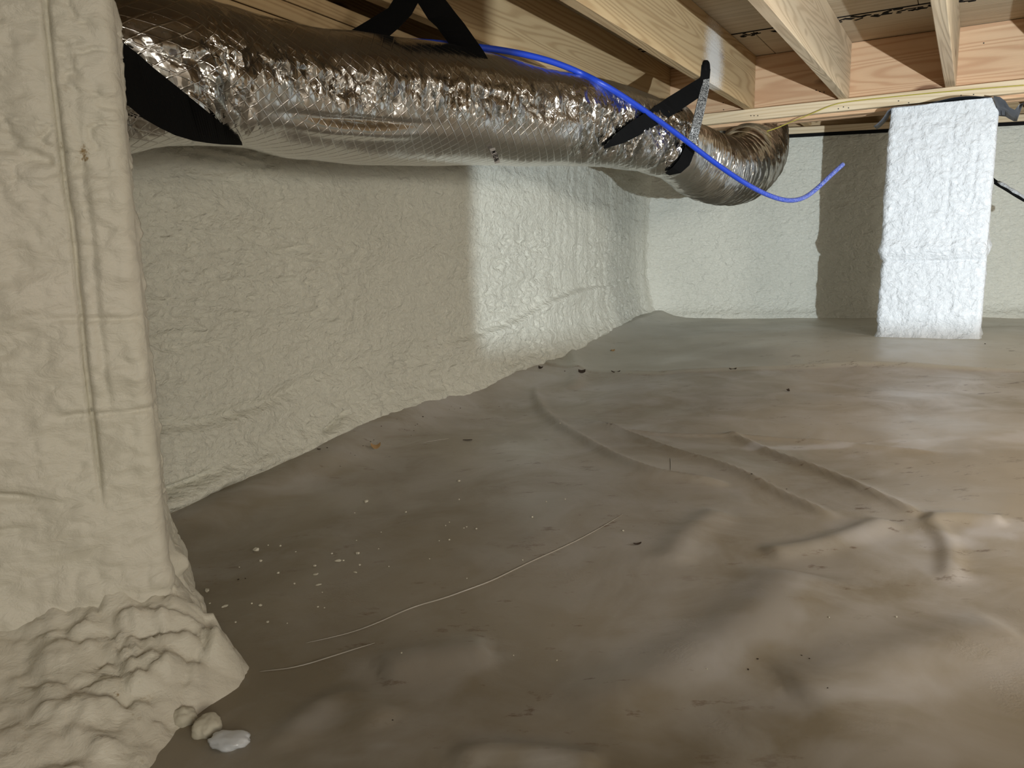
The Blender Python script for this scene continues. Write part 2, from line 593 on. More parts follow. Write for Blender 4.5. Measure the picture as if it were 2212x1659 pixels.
# folds in the plastic: pixel path on the ground, half width (m), height (m), lean
FOLDS = [
    ([(1155, 835), (1165, 880), (1215, 925), (1300, 975), (1390, 1022), (1480, 1040), (1575, 1050)], 0.024, 0.015, 1),
    ([(1250, 905), (1350, 935), (1450, 975), (1560, 1008), (1680, 1065), (1810, 1125)], 0.019, 0.012, 1),
    ([(1560, 930), (1680, 985), (1800, 1030), (1900, 1080), (1990, 1120)], 0.020, 0.012, 1),
    ([(1190, 900), (1300, 925), (1420, 938), (1600, 940), (1750, 952), (1900, 972), (2050, 985)], 0.010, 0.006, 0),
    ([(2000, 1124), (2080, 1120), (2170, 1130)], 0.022, 0.010, 0),
    ([(2000, 1124), (2040, 1160), (2055, 1200), (2050, 1260)], 0.014, 0.008, 0),
    ([(400, 1150), (560, 1075), (720, 1000), (860, 925), (1010, 855)], 0.060, 0.020, 0),
    ([(1240, 1560), (1400, 1480), (1540, 1400), (1680, 1300), (1720, 1240)], 0.055, 0.014, 0),
    ([(1450, 1220), (1480, 1160), (1560, 1110)], 0.030, 0.008, 0),
    ([(1920, 1130), (1850, 1160), (1760, 1185), (1650, 1200)], 0.024, 0.010, 0),
    ([(1230, 770), (1250, 800), (1240, 840)], 0.030, 0.014, 0),
    ([(1270, 800), (1420, 806), (1600, 800), (1750, 796), (1900, 800), (2060, 805), (2212, 812)], 0.012, 0.007, 0),
    ([(600, 1620), (680, 1530), (760, 1500), (840, 1560)], 0.02, 0.008, 0),
    ([(980, 1640), (1060, 1618), (1180, 1630), (1300, 1652)], 0.016, 0.010, 0),
    ([(820, 1450), (930, 1420), (1060, 1405)], 0.035, 0.010, 0),
    ([(1700, 1500), (1850, 1470), (2050, 1400), (2200, 1380)], 0.05, 0.010, 0),
]
FOLDS = [(sm2(pxl(p)), w, h, l) for p, w, h, l in FOLDS]
LAPLINE = sm2(pxl([(1100, 800), (1170, 797), (1270, 803), (1420, 808), (1600, 803), (1750, 799), (1900, 802), (2060, 808), (2300, 818)]))


def floor_h(X, Y):
    z = fz_base(X, Y)
    z = z + 0.010 * fbm(X * 1.3, Y * 1.3, 3, 5) + 0.0035 * fbm(X * 6, Y * 4, 3, 9) 
    # soft drapes
    a = X * 0.86 - Y * 0.5
    z = z + 0.004 * (1 - np.abs(fbm(a * 3.0, (X * 0.5 + Y * 0.86) * 1.1, 2, 21)) * 2)
    for p, w, h, l in FOLDS:
        m = (X > min(q[0] for q in p) - 4 * w) & (X < max(q[0] for q in p) + 4 * w) & (Y > min(q[1] for q in p) - 4 * w) & (Y < max(q[1] for q in p) + 4 * w)
        if not m.any():
            continue
        d, t = polydist(X[m], Y[m], p)
        env = np.clip(np.minimum(t, 1 - t) * 6, 0, 1)
        env = env * env * (3 - 2 * env)
        prof = np.exp(-(d / w) ** 2) if not l else 1.0 / (1 + (d / (w * 0.7)) ** 2) ** 1.5
        z[m] = z[m] + h * prof * env
    # sheet rises slightly where it meets the walls and the far pier
    dl = (X - wl_x(Y)) * 0.883
    z = z + 0.05 * np.exp(-np.clip(dl, 0, 9) / 0.10) * (Y > 0)
    db = (wb_y(X) - Y) * 0.966
    z = z + 0.02 * np.exp(-np.clip(db, 0, 9) / 0.08)
    return z


def fz(x, y):
    return float(floor_h(np.array([float(x)]), np.array([float(y)]))[0])


def onfloor(px, py):
    z = -0.06
    for _ in range(6):
        v = atz(px, py, z); z = fz(v.x, v.y)
    v = atz(px, py, z)
    return v


# ------------------------------------------------------------ floor
def axis(lo, a, b_, hi, st, n1, n2):
    l = a - (a - lo) * (np.linspace(1, 0, n1, endpoint=False) ** 1.6)
    r = b_ + (hi - b_) * (np.linspace(0, 1, n2 + 1)[1:] ** 1.6)
    return np.concatenate([l, np.arange(a, b_, st), [b_], r])


gx = axis(-3.2, -1.25, 2.95, 6.0, 0.0095, 16, 24)
gy = axis(-3.6, 0.45, 4.85, 5.3, 0.0095, 24, 5)
X, Y = np.meshgrid(gx, gy, indexing='ij')
Z = floor_h(X, Y)
# the far sheet laps over the near one, one film thickness proud
ly = np.interp(X, [p[0] for p in sorted(LAPLINE)], [p[1] for p in sorted(LAPLINE)])
lapm = 1 / (1 + np.exp(-np.clip((Y - ly - 0.01 * fbm(X * 5, X * 0, 3, 3)) / 0.003, -40, 40)))
Z = Z + 0.005 * lapm * np.exp(-np.clip(Y - ly, 0, 9) / 0.05)
V = np.stack([X, Y, Z], -1).reshape(-1, 3)
me = mesh_np('floor', V, grid_faces(len(gx), len(gy)))
mp = np.zeros(X.shape)  # mask of the painted glints and sheen
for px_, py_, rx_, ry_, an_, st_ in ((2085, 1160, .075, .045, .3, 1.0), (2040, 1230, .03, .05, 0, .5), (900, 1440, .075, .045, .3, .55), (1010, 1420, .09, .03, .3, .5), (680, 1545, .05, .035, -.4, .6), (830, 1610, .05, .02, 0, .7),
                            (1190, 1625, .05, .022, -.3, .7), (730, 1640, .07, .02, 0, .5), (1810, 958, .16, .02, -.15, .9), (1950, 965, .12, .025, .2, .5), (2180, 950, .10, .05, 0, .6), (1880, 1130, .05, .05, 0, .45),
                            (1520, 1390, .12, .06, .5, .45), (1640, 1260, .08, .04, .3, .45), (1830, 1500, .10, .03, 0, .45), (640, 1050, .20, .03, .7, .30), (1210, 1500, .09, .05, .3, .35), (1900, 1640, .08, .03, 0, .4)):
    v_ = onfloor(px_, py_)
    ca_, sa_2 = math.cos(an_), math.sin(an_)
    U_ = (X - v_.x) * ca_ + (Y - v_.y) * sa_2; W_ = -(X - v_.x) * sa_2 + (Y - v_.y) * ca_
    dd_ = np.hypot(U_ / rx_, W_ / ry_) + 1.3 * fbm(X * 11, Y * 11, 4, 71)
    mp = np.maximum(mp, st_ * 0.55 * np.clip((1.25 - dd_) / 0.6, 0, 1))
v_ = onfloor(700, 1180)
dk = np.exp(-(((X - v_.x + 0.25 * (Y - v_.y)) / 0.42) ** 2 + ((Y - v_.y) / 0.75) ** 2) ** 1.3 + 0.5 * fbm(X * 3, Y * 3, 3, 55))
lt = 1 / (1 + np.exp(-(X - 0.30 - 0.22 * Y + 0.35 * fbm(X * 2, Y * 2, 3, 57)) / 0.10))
al = me.attributes.new('soil', 'FLOAT', 'POINT')  # holds dark soil and the brightness painted at right
al.data.foreach_set('value', np.clip(0.45 - 0.45 * dk + 0.55 * lt, 0, 1).ravel().astype(np.float32))  # dark soil at left; at right, brighter lighting painted into the tone
al = me.attributes.new('milk_sheen', 'FLOAT', 'POINT')
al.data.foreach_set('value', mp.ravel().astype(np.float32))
at_l = me.attributes.new('lap', 'FLOAT', 'POINT')
at_l.data.foreach_set('value', lapm.ravel().astype(np.float32))
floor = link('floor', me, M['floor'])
tag(floor, kind='structure', label='wrinkled translucent plastic sheeting over brown soil')


# ------------------------------------------------------------ foam walls
def wall(name, P, zlo, zhi, disp, mat, label, st=0.0085, stv=0.0075, thick=0.12):
    """P: plan polyline [(x,y)], foam face on its right-hand side when walking along it"""
    P = [Vector((a, b_)) for a, b_ in P]
    pts = []
    for a, b_ in zip(P, P[1:]):
        n = max(2, int((b_ - a).length / st))
        pts += [a.lerp(b_, i / n) for i in range(n)]
    pts.append(P[-1])
    pos = np.array([(p.x, p.y) for p in pts])
    # rounded corners
    for _ in range(90):
        pos[1:-1] = 0.25 * pos[:-2] + 0.5 * pos[1:-1] + 0.25 * pos[2:]
    tg = np.gradient(pos, axis=0); tg /= np.linalg.norm(tg, axis=1)[:, None]
    nr = np.stack([tg[:, 1], -tg[:, 0]], -1)
    s = np.concatenate([[0], np.cumsum(np.hypot(*np.diff(pos, axis=0).T))])
    vz = np.arange(zlo, zhi + stv, stv)
    S, Zz = np.meshgrid(s, vz, indexing='ij')
    D = disp(S, Zz, pos[:, 0][:, None] + 0 * Zz, pos[:, 1][:, None] + 0 * Zz)
    Vx = pos[:, 0][:, None] + nr[:, 0][:, None] * D
    Vy = pos[:, 1][:, None] + nr[:, 1][:, None] * D
    Vt = np.stack([Vx, Vy, Zz], -1).reshape(-1, 3)
    nu, nv = len(s), len(vz)
    Fa = grid_faces(nu, nv)
    # backing
    bk = []
    for i in (0, nu - 1):
        bk += [(pos[i, 0] - nr[i, 0] * thick, pos[i, 1] - nr[i, 1] * thick)]
    me_ = mesh_np(name, Vt, Fa)
    o = link(name, me_, mat)
    tag(o, label, kind='structure')
    # masonry behind the foam, closing the gap to the outside
    return o


def ripples(S, Zz, seed):
    """sprayed-on passes: long soft horizontal laps with small rough lips"""
    h = 0.012 * fbm(S * 1.6, Zz * 3.2, 3, seed)
    h = h + 0.008 * fbm(S * 5, Zz * 20, 3, seed + 3)
    r = fbm(S * 4 + 0.3 * Zz, Zz * 26 + S * 0.8, 3, seed + 7)
    mk = np.clip(fbm(S * 2.2, Zz * 3, 2, seed + 9) * 2.2 + 0.25, 0, 1)
    h = h - 0.009 * np.exp(-(r / 0.06) ** 2) * mk
    h = h + 0.0028 * fbm(S * 38, Zz * 60, 2, seed + 13) * (0.3 + mk)
    return h


def disp_left(S, Zz, Xp, Yp):
    h = ripples(S, Zz, 31)
    fl = fz_base(Xp, Yp)
    hz = Zz - fl
    # thick band of foam near the foot, flaring into the sheet
    h = h + 0.045 * np.exp(-np.clip(hz - 0.05 + 0.02 * fbm(S * 3, S * 0, 3, 77), 0, 9) / 0.07)
    near = np.clip((2.2 - Yp) / 0.9, 0, 1)
    step = 0.18 + 0.02 * fbm(S * 2.6, S * 0, 3, 15)
    h = h + 0.026 * near / (1 + np.exp((hz - step) / 0.003))
    h = h - 0.018 * np.exp(-((hz - step - 0.012) / 0.012) ** 2) * near
    h = h + 0.018 * np.abs(fbm(S * 14, Zz * 26, 4, 52)) * np.clip(1 - hz / 0.2, 0, 1)
    # cracked lip along the foot
    lip = 0.055 + 0.022 * fbm(S * 5, S * 0, 3, 61)
    h = h + 0.034 * np.clip(1.4 * fbm(S * 1.3, S * 0, 2, 8) + 0.6, 0, 1) * np.exp(-((hz - lip) / 0.018) ** 2) * (Yp < 2.45)
    h = h - 0.034 * np.exp(-((hz - lip - 0.024) / 0.007) ** 2) * (Yp < 2.1) * np.clip(fbm(S * 9, S * 0, 2, 66) * 2 + 0.5, 0, 1)
    # one long curved lap in the lit patch
    cx = np.interp(Yp, [2.3, 2.6, 2.9, 3.2, 3.5, 4.4], [0.10, 0.105, 0.13, 0.19, 0.215, 0.23])
    w = np.clip((Yp - 2.35) / 0.2, 0, 1) * np.clip((4.3 - Yp) / 0.7, 0, 1)
    h = h + 0.030 * w / (1 + np.exp((Zz - cx) / 0.004)) * np.exp(-np.clip(cx - Zz, 0, 9) / 0.09)
    # vertical passes beyond the bend
    vv = np.clip((Yp - 3.05) / 0.2, 0, 1)
    h = h + vv * 0.012 * fbm(S * 9, Zz * 0.8, 3, 41)
    h = h + 0.09 * np.exp(-(S.max() - S) / 0.10)
    return h


def disp_back(S, Zz, Xp, Yp):
    h = 0.008 * fbm(S * 1.5, Zz * 2.4, 3, 131) + 0.003 * fbm(S * 9, Zz * 12, 3, 133) + 0.0022 * fbm(S * 40, Zz * 46, 2, 135)
    # the block courses behind telegraph through
    for zc in (0.215, 0.42, 0.625, 0.83):
        h = h - 0.0035 * np.exp(-((Zz - zc - 0.006 * fbm(S * 4, S * 0, 2, int(zc * 99))) / 0.006) ** 2)
    for i, sc_ in enumerate(np.arange(0.3, 5, 0.43)):
        on = ((np.floor((Zz - 0.01) / 0.205) + i) % 2) * 0.8
        h = h - 0.0025 * np.exp(-((S - sc_ - 0.004 * fbm(Zz * 9, Zz * 0, 2, i)) / 0.006) ** 2) * on
    fl = fz_base(Xp, Yp)
    h = h + 0.05 * np.exp(-np.clip(Zz - fl - 0.03, 0, 9) / 0.04)
    h = h + 0.09 * np.exp(-S / 0.10)
    return h


LW = [(-2.6, -1.97), (-1.018, 1.0), (B0.x, B0.y), (CR.x, CR.y)]
LW0 = [(wl_x(-3.4), -3.4), (wl_x(0.6), 0.6), (B0.x, B0.y), (CR.x + 0.01, CR.y + 0.03)]
wall('wall_left', LW0, -0.3, 0.93, disp_left, M['foam'], 'cream sprayed-foam wall with horizontal laps', 0.0085, 0.0055)
BW0 = [(CR.x - 0.02, wb_y(CR.x - 0.02)), (5.6, wb_y(5.6))]
wall('wall_back', BW0, -0.2, 1.0, disp_back, M['foam'], 'cream sprayed-foam wall with faint block courses', 0.0095, 0.0085)


def flatfoam(S, Zz, Xp, Yp):
    return 0.012 * fbm(S * 1.6, Zz * 3.2, 3, 231)


wall('wall_right', [(5.5, 3.6), (5.5, -3.4)], -0.2, 1.3, flatfoam, M['foam'], 'sprayed-foam wall beyond the frame', 0.05, 0.05)
wall('wall_front', [(5.55, -3.4), (-3.5, -3.4)], -0.3, 1.3, flatfoam, M['foam'], 'sprayed-foam wall behind the viewer', 0.05, 0.05)

# ------------------------------------------------------------ timber
GA = math.atan2(GD.y, GD.x)
JA = math.atan2(JD.y, JD.x)


def board(name, centre, length, width, height, ang, mat, parent=None, bev=0.002, wob=0.0):
    me_ = box_mesh(name, length, width, height, bev)
    o = link(name, me_, mat, parent, centre)
    o.rotation_euler = (0, 0, ang)
    return o


JT = 0.038
# subfloor: plywood panels, joints parallel to the girder
seam_p = atz(1900, 23, SUBZ)
s0 = (seam_p - F3).dot(JD)                       # distance of the joint in front of the girder
ceil = empty('ceiling', (F3.x, F3.y, SUBZ))
tag(ceil, 'plywood subfloor panels above the joists', kind='structure')
edges = [s0 + 1.22 * k for k in range(-4, 2)]
for k, (a, b_) in enumerate(zip(edges, edges[1:])):
    for q in range(4):
        g0 = -5.2 + 2.44 * q + (0.6 if k % 2 else 0.0); g1 = g0 + 2.437
        c = F3 + JD * ((a + b_) / 2) + GD * ((g0 + g1) / 2)
        o = board('plywood_panel', (0, 0, 0), g1 - g0, b_ - a - 0.004, 0.018, GA, M['ply'], ceil, 0.0008)
        o.location = Vector((c.x, c.y, SUBZ + 0.009)) - Vector(ceil.location)
# stamped, smudged lettering along the joint
mk = bmesh.new()
rr = random.Random(3)


def stamp(bm, g, s, w, h, ang):
    c = F3 + GD * g + JD * s
    ca, sa = math.cos(ang), math.sin(ang)
    vs_ = []
    for dx, dy in ((-w / 2, -h / 2), (w / 2, -h / 2), (w / 2 * 0.8, h / 2), (-w / 2 * 0.9, h / 2)):
        q = c + GD * (dx * ca - dy * sa) + JD * (dx * sa + dy * ca)
        vs_.append((q.x, q.y))
    lo = [bm.verts.new((x, y, SUBZ - 0.0012)) for x, y in vs_]
    hi = [bm.verts.new((x, y, SUBZ + 0.001)) for x, y in vs_]
    bm.faces.new(lo[::-1]); bm.faces.new(hi)
    for i in range(4):
        bm.faces.new((lo[i], lo[(i + 1) % 4], hi[(i + 1) % 4], hi[i]))


g = -1.1
while g < 1.25:
    dens = 1.0 if g > -0.1 else 0.4
    if rr.random() < dens:
        for _ in range(3):
            stamp(mk, g + rr.uniform(-.012, .012), s0 + 0.045 + rr.uniform(-.03, .03), rr.uniform(.015, .042), rr.uniform(.008, .016), rr.uniform(-.9, .9))
    g += rr.uniform(0.028, 0.045)
me_ = bpy.data.meshes.new('printed_mark'); mk.to_mesh(me_); mk.free()
o = link('printed_mark', me_, M['ink'], ceil); o.location = -Vector(ceil.location)
tag(o, 'smudged black stamped lettering along the panel joint')
o = board('joint_line', (0, 0, 0), 2.9, 0.010, 0.003, GA, M['ink'], ceil, 0)
c = F3 + JD * (s0 + 0.001) + GD * 0.35
o.location = Vector((c.x, c.y, SUBZ - 0.0005)) - Vector(ceil.location)

# joists in front of the girder: index 3 is the one whose right edge meets the girder at F3
JL = 6.2
jl = {0: 'pine joist furthest left, mostly hidden above the foil duct',
      1: 'pine joist with a large dark knot, behind the upper black strap loop',
      2: 'pine joist dusted white, carrying the black strap knot',
      3: 'weathered grey-edged pine joist right of the strap knot joist',
      4: 'narrow-looking pine joist right of the stamped lettering, above the far pier',
      5: 'pine joist beyond the right edge of the far pier',
      6: 'pine joist second beyond the far pier', 7: 'pine joist third beyond the far pier'}
for i in range(-2, 10):
    off = SP * (i - 3) - JT / 2
    c = F3 + GD * off - JD * (JL / 2 + 0.001)
    o = board('floor_joist', (c.x, c.y, (JZ + SUBZ) / 2), JL, JT, SUBZ - JZ, JA, M['pine_dusty'] if i == 2 else M['pine_grey'] if i in (3, 4) else M['pine'])
    if i == 2:
        pass
    tag(o, jl.get(i, 'pine floor joist outside the picture, number %s from the left wall' % ['one', 'two', 'x', 'x', 'x', 'x', 'x', 'x', 'x', 'x', 'eleven', 'twelve', 'thirteen'][i + 2]), 'joist', 'floor joists under the plywood')
# girder: three plies
gird = empty('girder', (F3.x, F3.y, 0.955))
tag(gird, 'built-up reddish pine girder carrying the joist ends above the far pier', 'beam')
GL = 6.4
GB = 0.962
for k in range(3):
    o = board('girder_ply', (0, 0, 0), GL, 0.0375, SUBZ - GB - 0.001 - 0.004 * (k == 1), GA, M['pine_red'], gird)
    c = JD * (0.019 + 0.038 * k) + GD * 0.9
    o.location = Vector((c.x, c.y, (SUBZ + GB) / 2 - 0.955 - 0.001))
led = empty('ledger_strip', (F3.x, F3.y, 0.975))
tag(led, 'pale pine ledger strip nailed along the foot of the girder under the joist ends', 'board')
o = board('strip', (0, 0, 0), GL, 0.040, 0.050, GA, M['pine_pale'], led)
c = JD * (-0.0205) + GD * 0.9
o.location = Vector((c.x, c.y, 0.025 - 0.0005))


def nail(parent, pos, nrm, r=0.0028):
    bm = bmesh.new()
    bmesh.ops.create_cone(bm, cap_ends=True, segments=8, radius1=r, radius2=r * 0.8, depth=0.003)
    me2 = bpy.data.meshes.new('nail_head'); bm.to_mesh(me2); bm.free()
    o2 = link('nail_head', me2, M['nail'], parent)
    o2.location = Vector(pos) - Vector(parent.location)
    o2.rotation_euler = nrm.to_track_quat('Z', 'Y').to_euler()


LF = F3 - JD * 0.0405                     # front face of the ledger
for px, py in ((1622, 250), (1629, 250), (1637, 250), (1811, 235), (1822, 231), (1833, 233), (1941, 218), (1963, 222), (2065, 212), (2076, 206), (2103, 204)):
    nail(led, atplane(px, py, LF, JD), -JD)
for px, py in ((1562, 222), (1563, 237), (1763, 195), (1771, 198), (1780, 199), (2125, 93)):
    nail(gird, atplane(px, py, F3 - JD * 0.0005, JD), -JD)

# joists on the other side of the girder, and the sill of the far wall
for i, (g, lb) in enumerate(((-0.33, 'short pine joist end behind the girder above the duct elbow'), (0.10, 'short pine joist behind the girder hidden left of the pier top'), (0.75, 'short pine joist behind the girder right of the pier top'))):
    c0 = F3 + GD * g + JD * 0.117
    L = (wb_y(c0.x + 0.2) - c0.y) / JD.y - 0.06
    c = c0 + JD * (L / 2)
    o = board('rear_joist', (c.x, c.y, 1.057 + 0.101), L, JT, 0.20, JA, M['pine'])
    tag(o, lb, 'joist', 'joists behind the girder')
WA = math.atan2(-0.268, 1.0)
o = board('sill_plate', (3.2, wb_y(3.2) + 0.055, 1.037), 5.2, 0.14, 0.036, WA, M['pine_pale'])
tag(o, 'weathered mud sill lying on top of the far foam wall', 'board')
o = board('rim_joist', (3.2, wb_y(3.2) + 0.10, 1.158), 5.2, 0.038, 0.20, WA, M['pine'])
tag(o, 'rim joist standing on the far sill behind the girder', 'joist')
o = board('wall_gap', (3.2, wb_y(3.2) + 0.045, 1.009), 5.2, 0.12, 0.017, WA, M['black'])
o.name = 'sill_sealer'
tag(o, 'black foam sealer strip under the far sill', 'sealer strip')

WLA = math.atan2(1.0, 0.532)
for zz in (0.915, 0.955, 0.995):
    o = board('sill_plate', (wl_x(1.2) - 0.045, 1.2, zz), 4.1, 0.14, 0.037, WLA, M['pine'])
    tag(o, {0.915: 'lowest of three stacked plates above the left foam wall', 0.955: 'middle of three stacked plates above the left foam wall', 0.995: 'topmost of three stacked plates above the left foam wall'}[zz], 'board', 'sill plates on the left wall')
# ------------------------------------------------------------ piers
def pier(name, cx, cy, hx, hy, ang, zlo, zhi, disp, mat, st=0.006, parent=None, rc=0.035):
    """footprint: rounded rectangle swept up; disp(S, Z, side, u) in metres outward"""
    per = []
    n = 14
    segs = [((hx, -hy + rc), (hx, hy - rc), (1, 0)), ((hx - rc, hy), (-hx + rc, hy), (0, 1)),
            ((-hx, hy - rc), (-hx, -hy + rc), (-1, 0)), ((-hx + rc, -hy), (hx - rc, -hy), (0, -1))]
    cs = [((hx - rc, hy - rc), 0), ((-hx + rc, hy - rc), 90), ((-hx + rc, -hy + rc), 180), ((hx - rc, -hy + rc), 270)]
    for (a, b_, nn_), (cc, a0) in zip(segs, cs):
        L = math.hypot(b_[0] - a[0], b_[1] - a[1]); k = int(L / st)
        for i in range(k):
            t = i / k
            per.append((a[0] + (b_[0] - a[0]) * t, a[1] + (b_[1] - a[1]) * t, *nn_))
        kk = max(4, int(rc * PI / 2 / st))
        for i in range(kk):
            th = math.radians(a0 + 90 * i / kk)
            per.append((cc[0] + rc * math.cos(th), cc[1] + rc * math.sin(th), math.cos(th), math.sin(th)))
    P = np.array(per)
    s = np.concatenate([[0], np.cumsum(np.hypot(np.diff(P[:, 0]), np.diff(P[:, 1])))])
    vz = np.arange(zlo, zhi + st, st)
    nu, nv = len(vz), len(P)
    Zz, S = np.meshgrid(vz, s, indexing='ij')
    Xl = P[:, 0][None] + 0 * Zz; Yl = P[:, 1][None] + 0 * Zz
    D = disp(S, Zz, Xl, Yl)
    w = np.clip(np.minimum(S, s[-1] - S) / 0.02, 0, 1)
    D = D * w
    Xl = Xl + P[:, 2][None] * D; Yl = Yl + P[:, 3][None] * D
    ca, sa = math.cos(ang), math.sin(ang)
    Vt = np.stack([Xl * ca - Yl * sa, Xl * sa + Yl * ca, Zz], -1).reshape(-1, 3)
    Fa = grid_faces(nu, nv, True)
    me_ = bpy.data.meshes.new(name)
    top = len(Vt)
    Vt = np.vstack([Vt, [[0, 0, vz[-1]]]])
    caps = [((nu - 1) * nv + k_, (nu - 1) * nv + (k_ + 1) % nv, top) for k_ in range(nv)]
    me_.from_pydata(Vt.tolist(), [], Fa.tolist() + caps)
    me_.polygons.foreach_set('use_smooth', [True] * len(me_.polygons))
    me_.validate()
    return link(name, me_, mat, parent)


# far pier: front face just ahead of the girder
pz = 0.0
PTOP = 0.950
pl = at(1903, 520, 3.13); 
FP = F3 - JD * 0.13                       # front plane of the pier foam
pL = atplane(1901, 520, FP, JD); pR = atplane(2139, 520, FP, JD)
pw = (pR - pL).length
pc = (pL + pR) / 2 + JD * 0.2


def disp_far(S, Zz, Xl, Yl):
    h = 0.006 * fbm(S * 4, Zz * 4, 3, 311) + 0.0040 * fbm(S * 22, Zz * 26, 3, 313)
    h = h + 0.004 * (np.abs(fbm(S * 30 + Zz * 9, Zz * 30 - S * 9, 2, 317)) - .3)
    for zc, a in ((0.375, 0.013), (0.10, 0.003), (0.62, 0.003)):
        lip = zc + 0.012 * fbm(S * 9, S * 0, 3, int(zc * 77))
        h = h + a * np.exp(-((Zz - lip) / 0.03) ** 2) - 0.6 * a * np.exp(-((Zz - lip + 0.045) / 0.006) ** 2)
    h = h - 0.005 * np.exp(-((Xl - 0.045 - 0.008 * fbm(Zz * 8, Zz * 0, 3, 3)) / 0.005) ** 2) * (Zz > 0.45) * (Zz < 0.9)
    h = h - 0.004 * np.exp(-((Xl - 0.125 - 0.008 * fbm(Zz * 8, Zz * 0, 3, 5)) / 0.005) ** 2) * (Zz > 0.55) * (Zz < 0.82)
    h = h + 0.020 * np.exp(-np.clip(Zz + 0.01, 0, 9) / 0.02)
    h = h - 0.006 * (Zz > 0.86) * (0.5 + 0.5 * np.tanh((Zz - 0.87) / 0.01))
    return h


fp = empty('foam_pier', (pc.x, pc.y, 0.0), GA)
tag(fp, 'brightly lit white foam-coated pier under the girder at right', 'pier')
o = pier('foam_coat', 0, 0, pw / 2 - 0.006, 0.2, 0, -0.06, PTOP, disp_far, M['foam_far'], 0.0052, fp, 0.022)

# near pier
NC_R = at(298, 548, 0.94)                 # its right-hand edge
NA = math.radians(26)
nd = Vector((math.cos(NA), math.sin(NA), 0)); nb = Vector((-nd.y, nd.x, 0))
HX, HY = 0.19, 0.15
nc = Vector((NC_R.x, NC_R.y, 0)) - nd * HX + nb * (HY - 0.03)
NTOP = JZ


def disp_near(S, Zz, Xl, Yl):
    front = (Yl < -HY + 0.04)
    h = 0.008 * fbm(S * 3.2, Zz * 3.2, 3, 411) + 0.0065 * fbm(S * 17, Zz * 26, 3, 413)
    r = fbm(S * 13, Zz * 30, 3, 417)
    mk = np.clip(fbm(S * 4, Zz * 3, 2, 419) * 2 + 0.5, 0, 1)
    h = h - 0.0045 * np.exp(-(r / 0.06) ** 2) * mk
    h = h + 0.0035 * np.abs(fbm(S * 40, Zz * 50, 2, 423))
    # long vertical crack and its fainter neighbour, following the corner
    c1 = HX - 0.064 + 0.004 * fbm(Zz * 7, Zz * 0, 3, 3)
    up = np.clip((Zz - 0.10) / 0.06, 0, 1) * np.clip((0.80 - Zz) / 0.12, 0.15, 1)
    h = h - 0.016 * np.exp(-((Xl - c1) / 0.0024) ** 2) * up * front - 0.002 * np.exp(-((Xl - c1) / 0.012) ** 2) * up * front
    c2 = HX - 0.047 + 0.004 * fbm(Zz * 9, Zz * 0, 3, 6)
    h = h - 0.0035 * np.exp(-((Xl - c2) / 0.004) ** 2) * up * front * np.clip((0.6 - Zz) / 0.15, 0, 1) * np.clip((Zz - 0.2) / 0.05, 0, 1)
    h = h + 0.004 * (0.5 + 0.5 * np.tanh((Xl - c1) / 0.006)) * front * up
    for zc in (0.325, 0.215):
        zz = zc + 0.004 * fbm(S * 14, S * 0, 2, int(zc * 50))
        h = h - 0.005 * np.exp(-((Zz - zz) / 0.0035) ** 2) * front * np.clip((Xl - HX + 0.11) / 0.04, 0, 1)
    for zc, x0, x1 in ((0.12, -0.3, HX - 0.09), (0.085, -0.3, HX - 0.12)):
        zz = zc + 0.02 * fbm(S * 7, S * 0, 3, int(zc * 90))
        h = h - 0.008 * np.exp(-((Zz - zz) / 0.005) ** 2) * front * (Xl > x0) * np.clip((x1 - Xl) / 0.06, 0, 1)
    # swelling foot
    h = h + 0.030 * np.exp(-np.clip(Zz + 0.07, 0, 9) / 0.07)
    # bulbous lumps on the right-hand edge
    for zc, a, wd_ in ((0.0, 0.012, 0.013), (-0.083, 0.012, 0.026), (-0.125, 0.012, 0.02)):
        h = h + a * np.exp(-((Zz - zc) / wd_) ** 4) * np.exp(-((Xl - HX) / 0.012) ** 2) * (Yl < -HY + 0.08)
    return h


npier = empty('foam_pier', (nc.x, nc.y, 0.0), NA)
tag(npier, 'cracked beige foam-coated pier close by at the left edge', 'pier')
pier('foam_coat', 0, 0, HX, HY, 0, -0.2, NTOP, disp_near, M['foam_near'], 0.0027, npier, 0.02)
# ragged foam skirt around its foot
gx2 = np.arange(-0.62, 0.02 + 0.13, 0.0045); gy2 = np.arange(-0.46, 0.20, 0.0045)
# local frame of the pier
GX, GY = np.meshgrid(np.arange(-0.45, 0.40, 0.0042), np.arange(-0.66, 0.12, 0.0038), indexing='ij')
dx = np.clip(np.abs(GX) - HX, 0, 9); dy = np.clip(-HY - GY, 0, 9)
dd = np.hypot(dx, dy)
ca, sa = math.cos(NA), math.sin(NA)
WX = nc.x + GX * ca - GY * sa; WY = nc.y + GX * sa + GY * ca
fl = floor_h(WX, WY)
OUT = [atz(a, b_, -0.15) for a, b_ in ((432, 1325), (458, 1415), (500, 1450), (548, 1498), (525, 1545), (455, 1590), (395, 1640), (350, 1720))]
OUT = [(v.x, v.y) for v in OUT] + [(-0.42, 0.50), (-0.9, 0.42), (-1.05, 0.9), (-0.75, 1.12), (-0.5, 1.08)]
OUT.append(OUT[0])
do, _t = polydist(WX, WY, OUT)
ins = np.zeros(WX.shape, bool)
for (x1, y1), (x2, y2) in zip(OUT[:-1], OUT[1:]):
    c_ = ((y1 > WY) != (y2 > WY)) & (WX < (x2 - x1) * (WY - y1) / (y2 - y1 + 1e-12) + x1)
    ins ^= c_
do = np.maximum(do + 0.006 * fbm(WX * 22, WY * 22, 3, 88) * np.clip(do / 0.01, 0, 1), 0.0)
wgt = np.where(ins, do / (np.abs(do) + dd + 0.02), -do / 0.03)
lump = billow(GX * 15, GY * 18, 3, 90)
rs = np.clip((GX + 0.02) / 0.16, 0.25, 1)
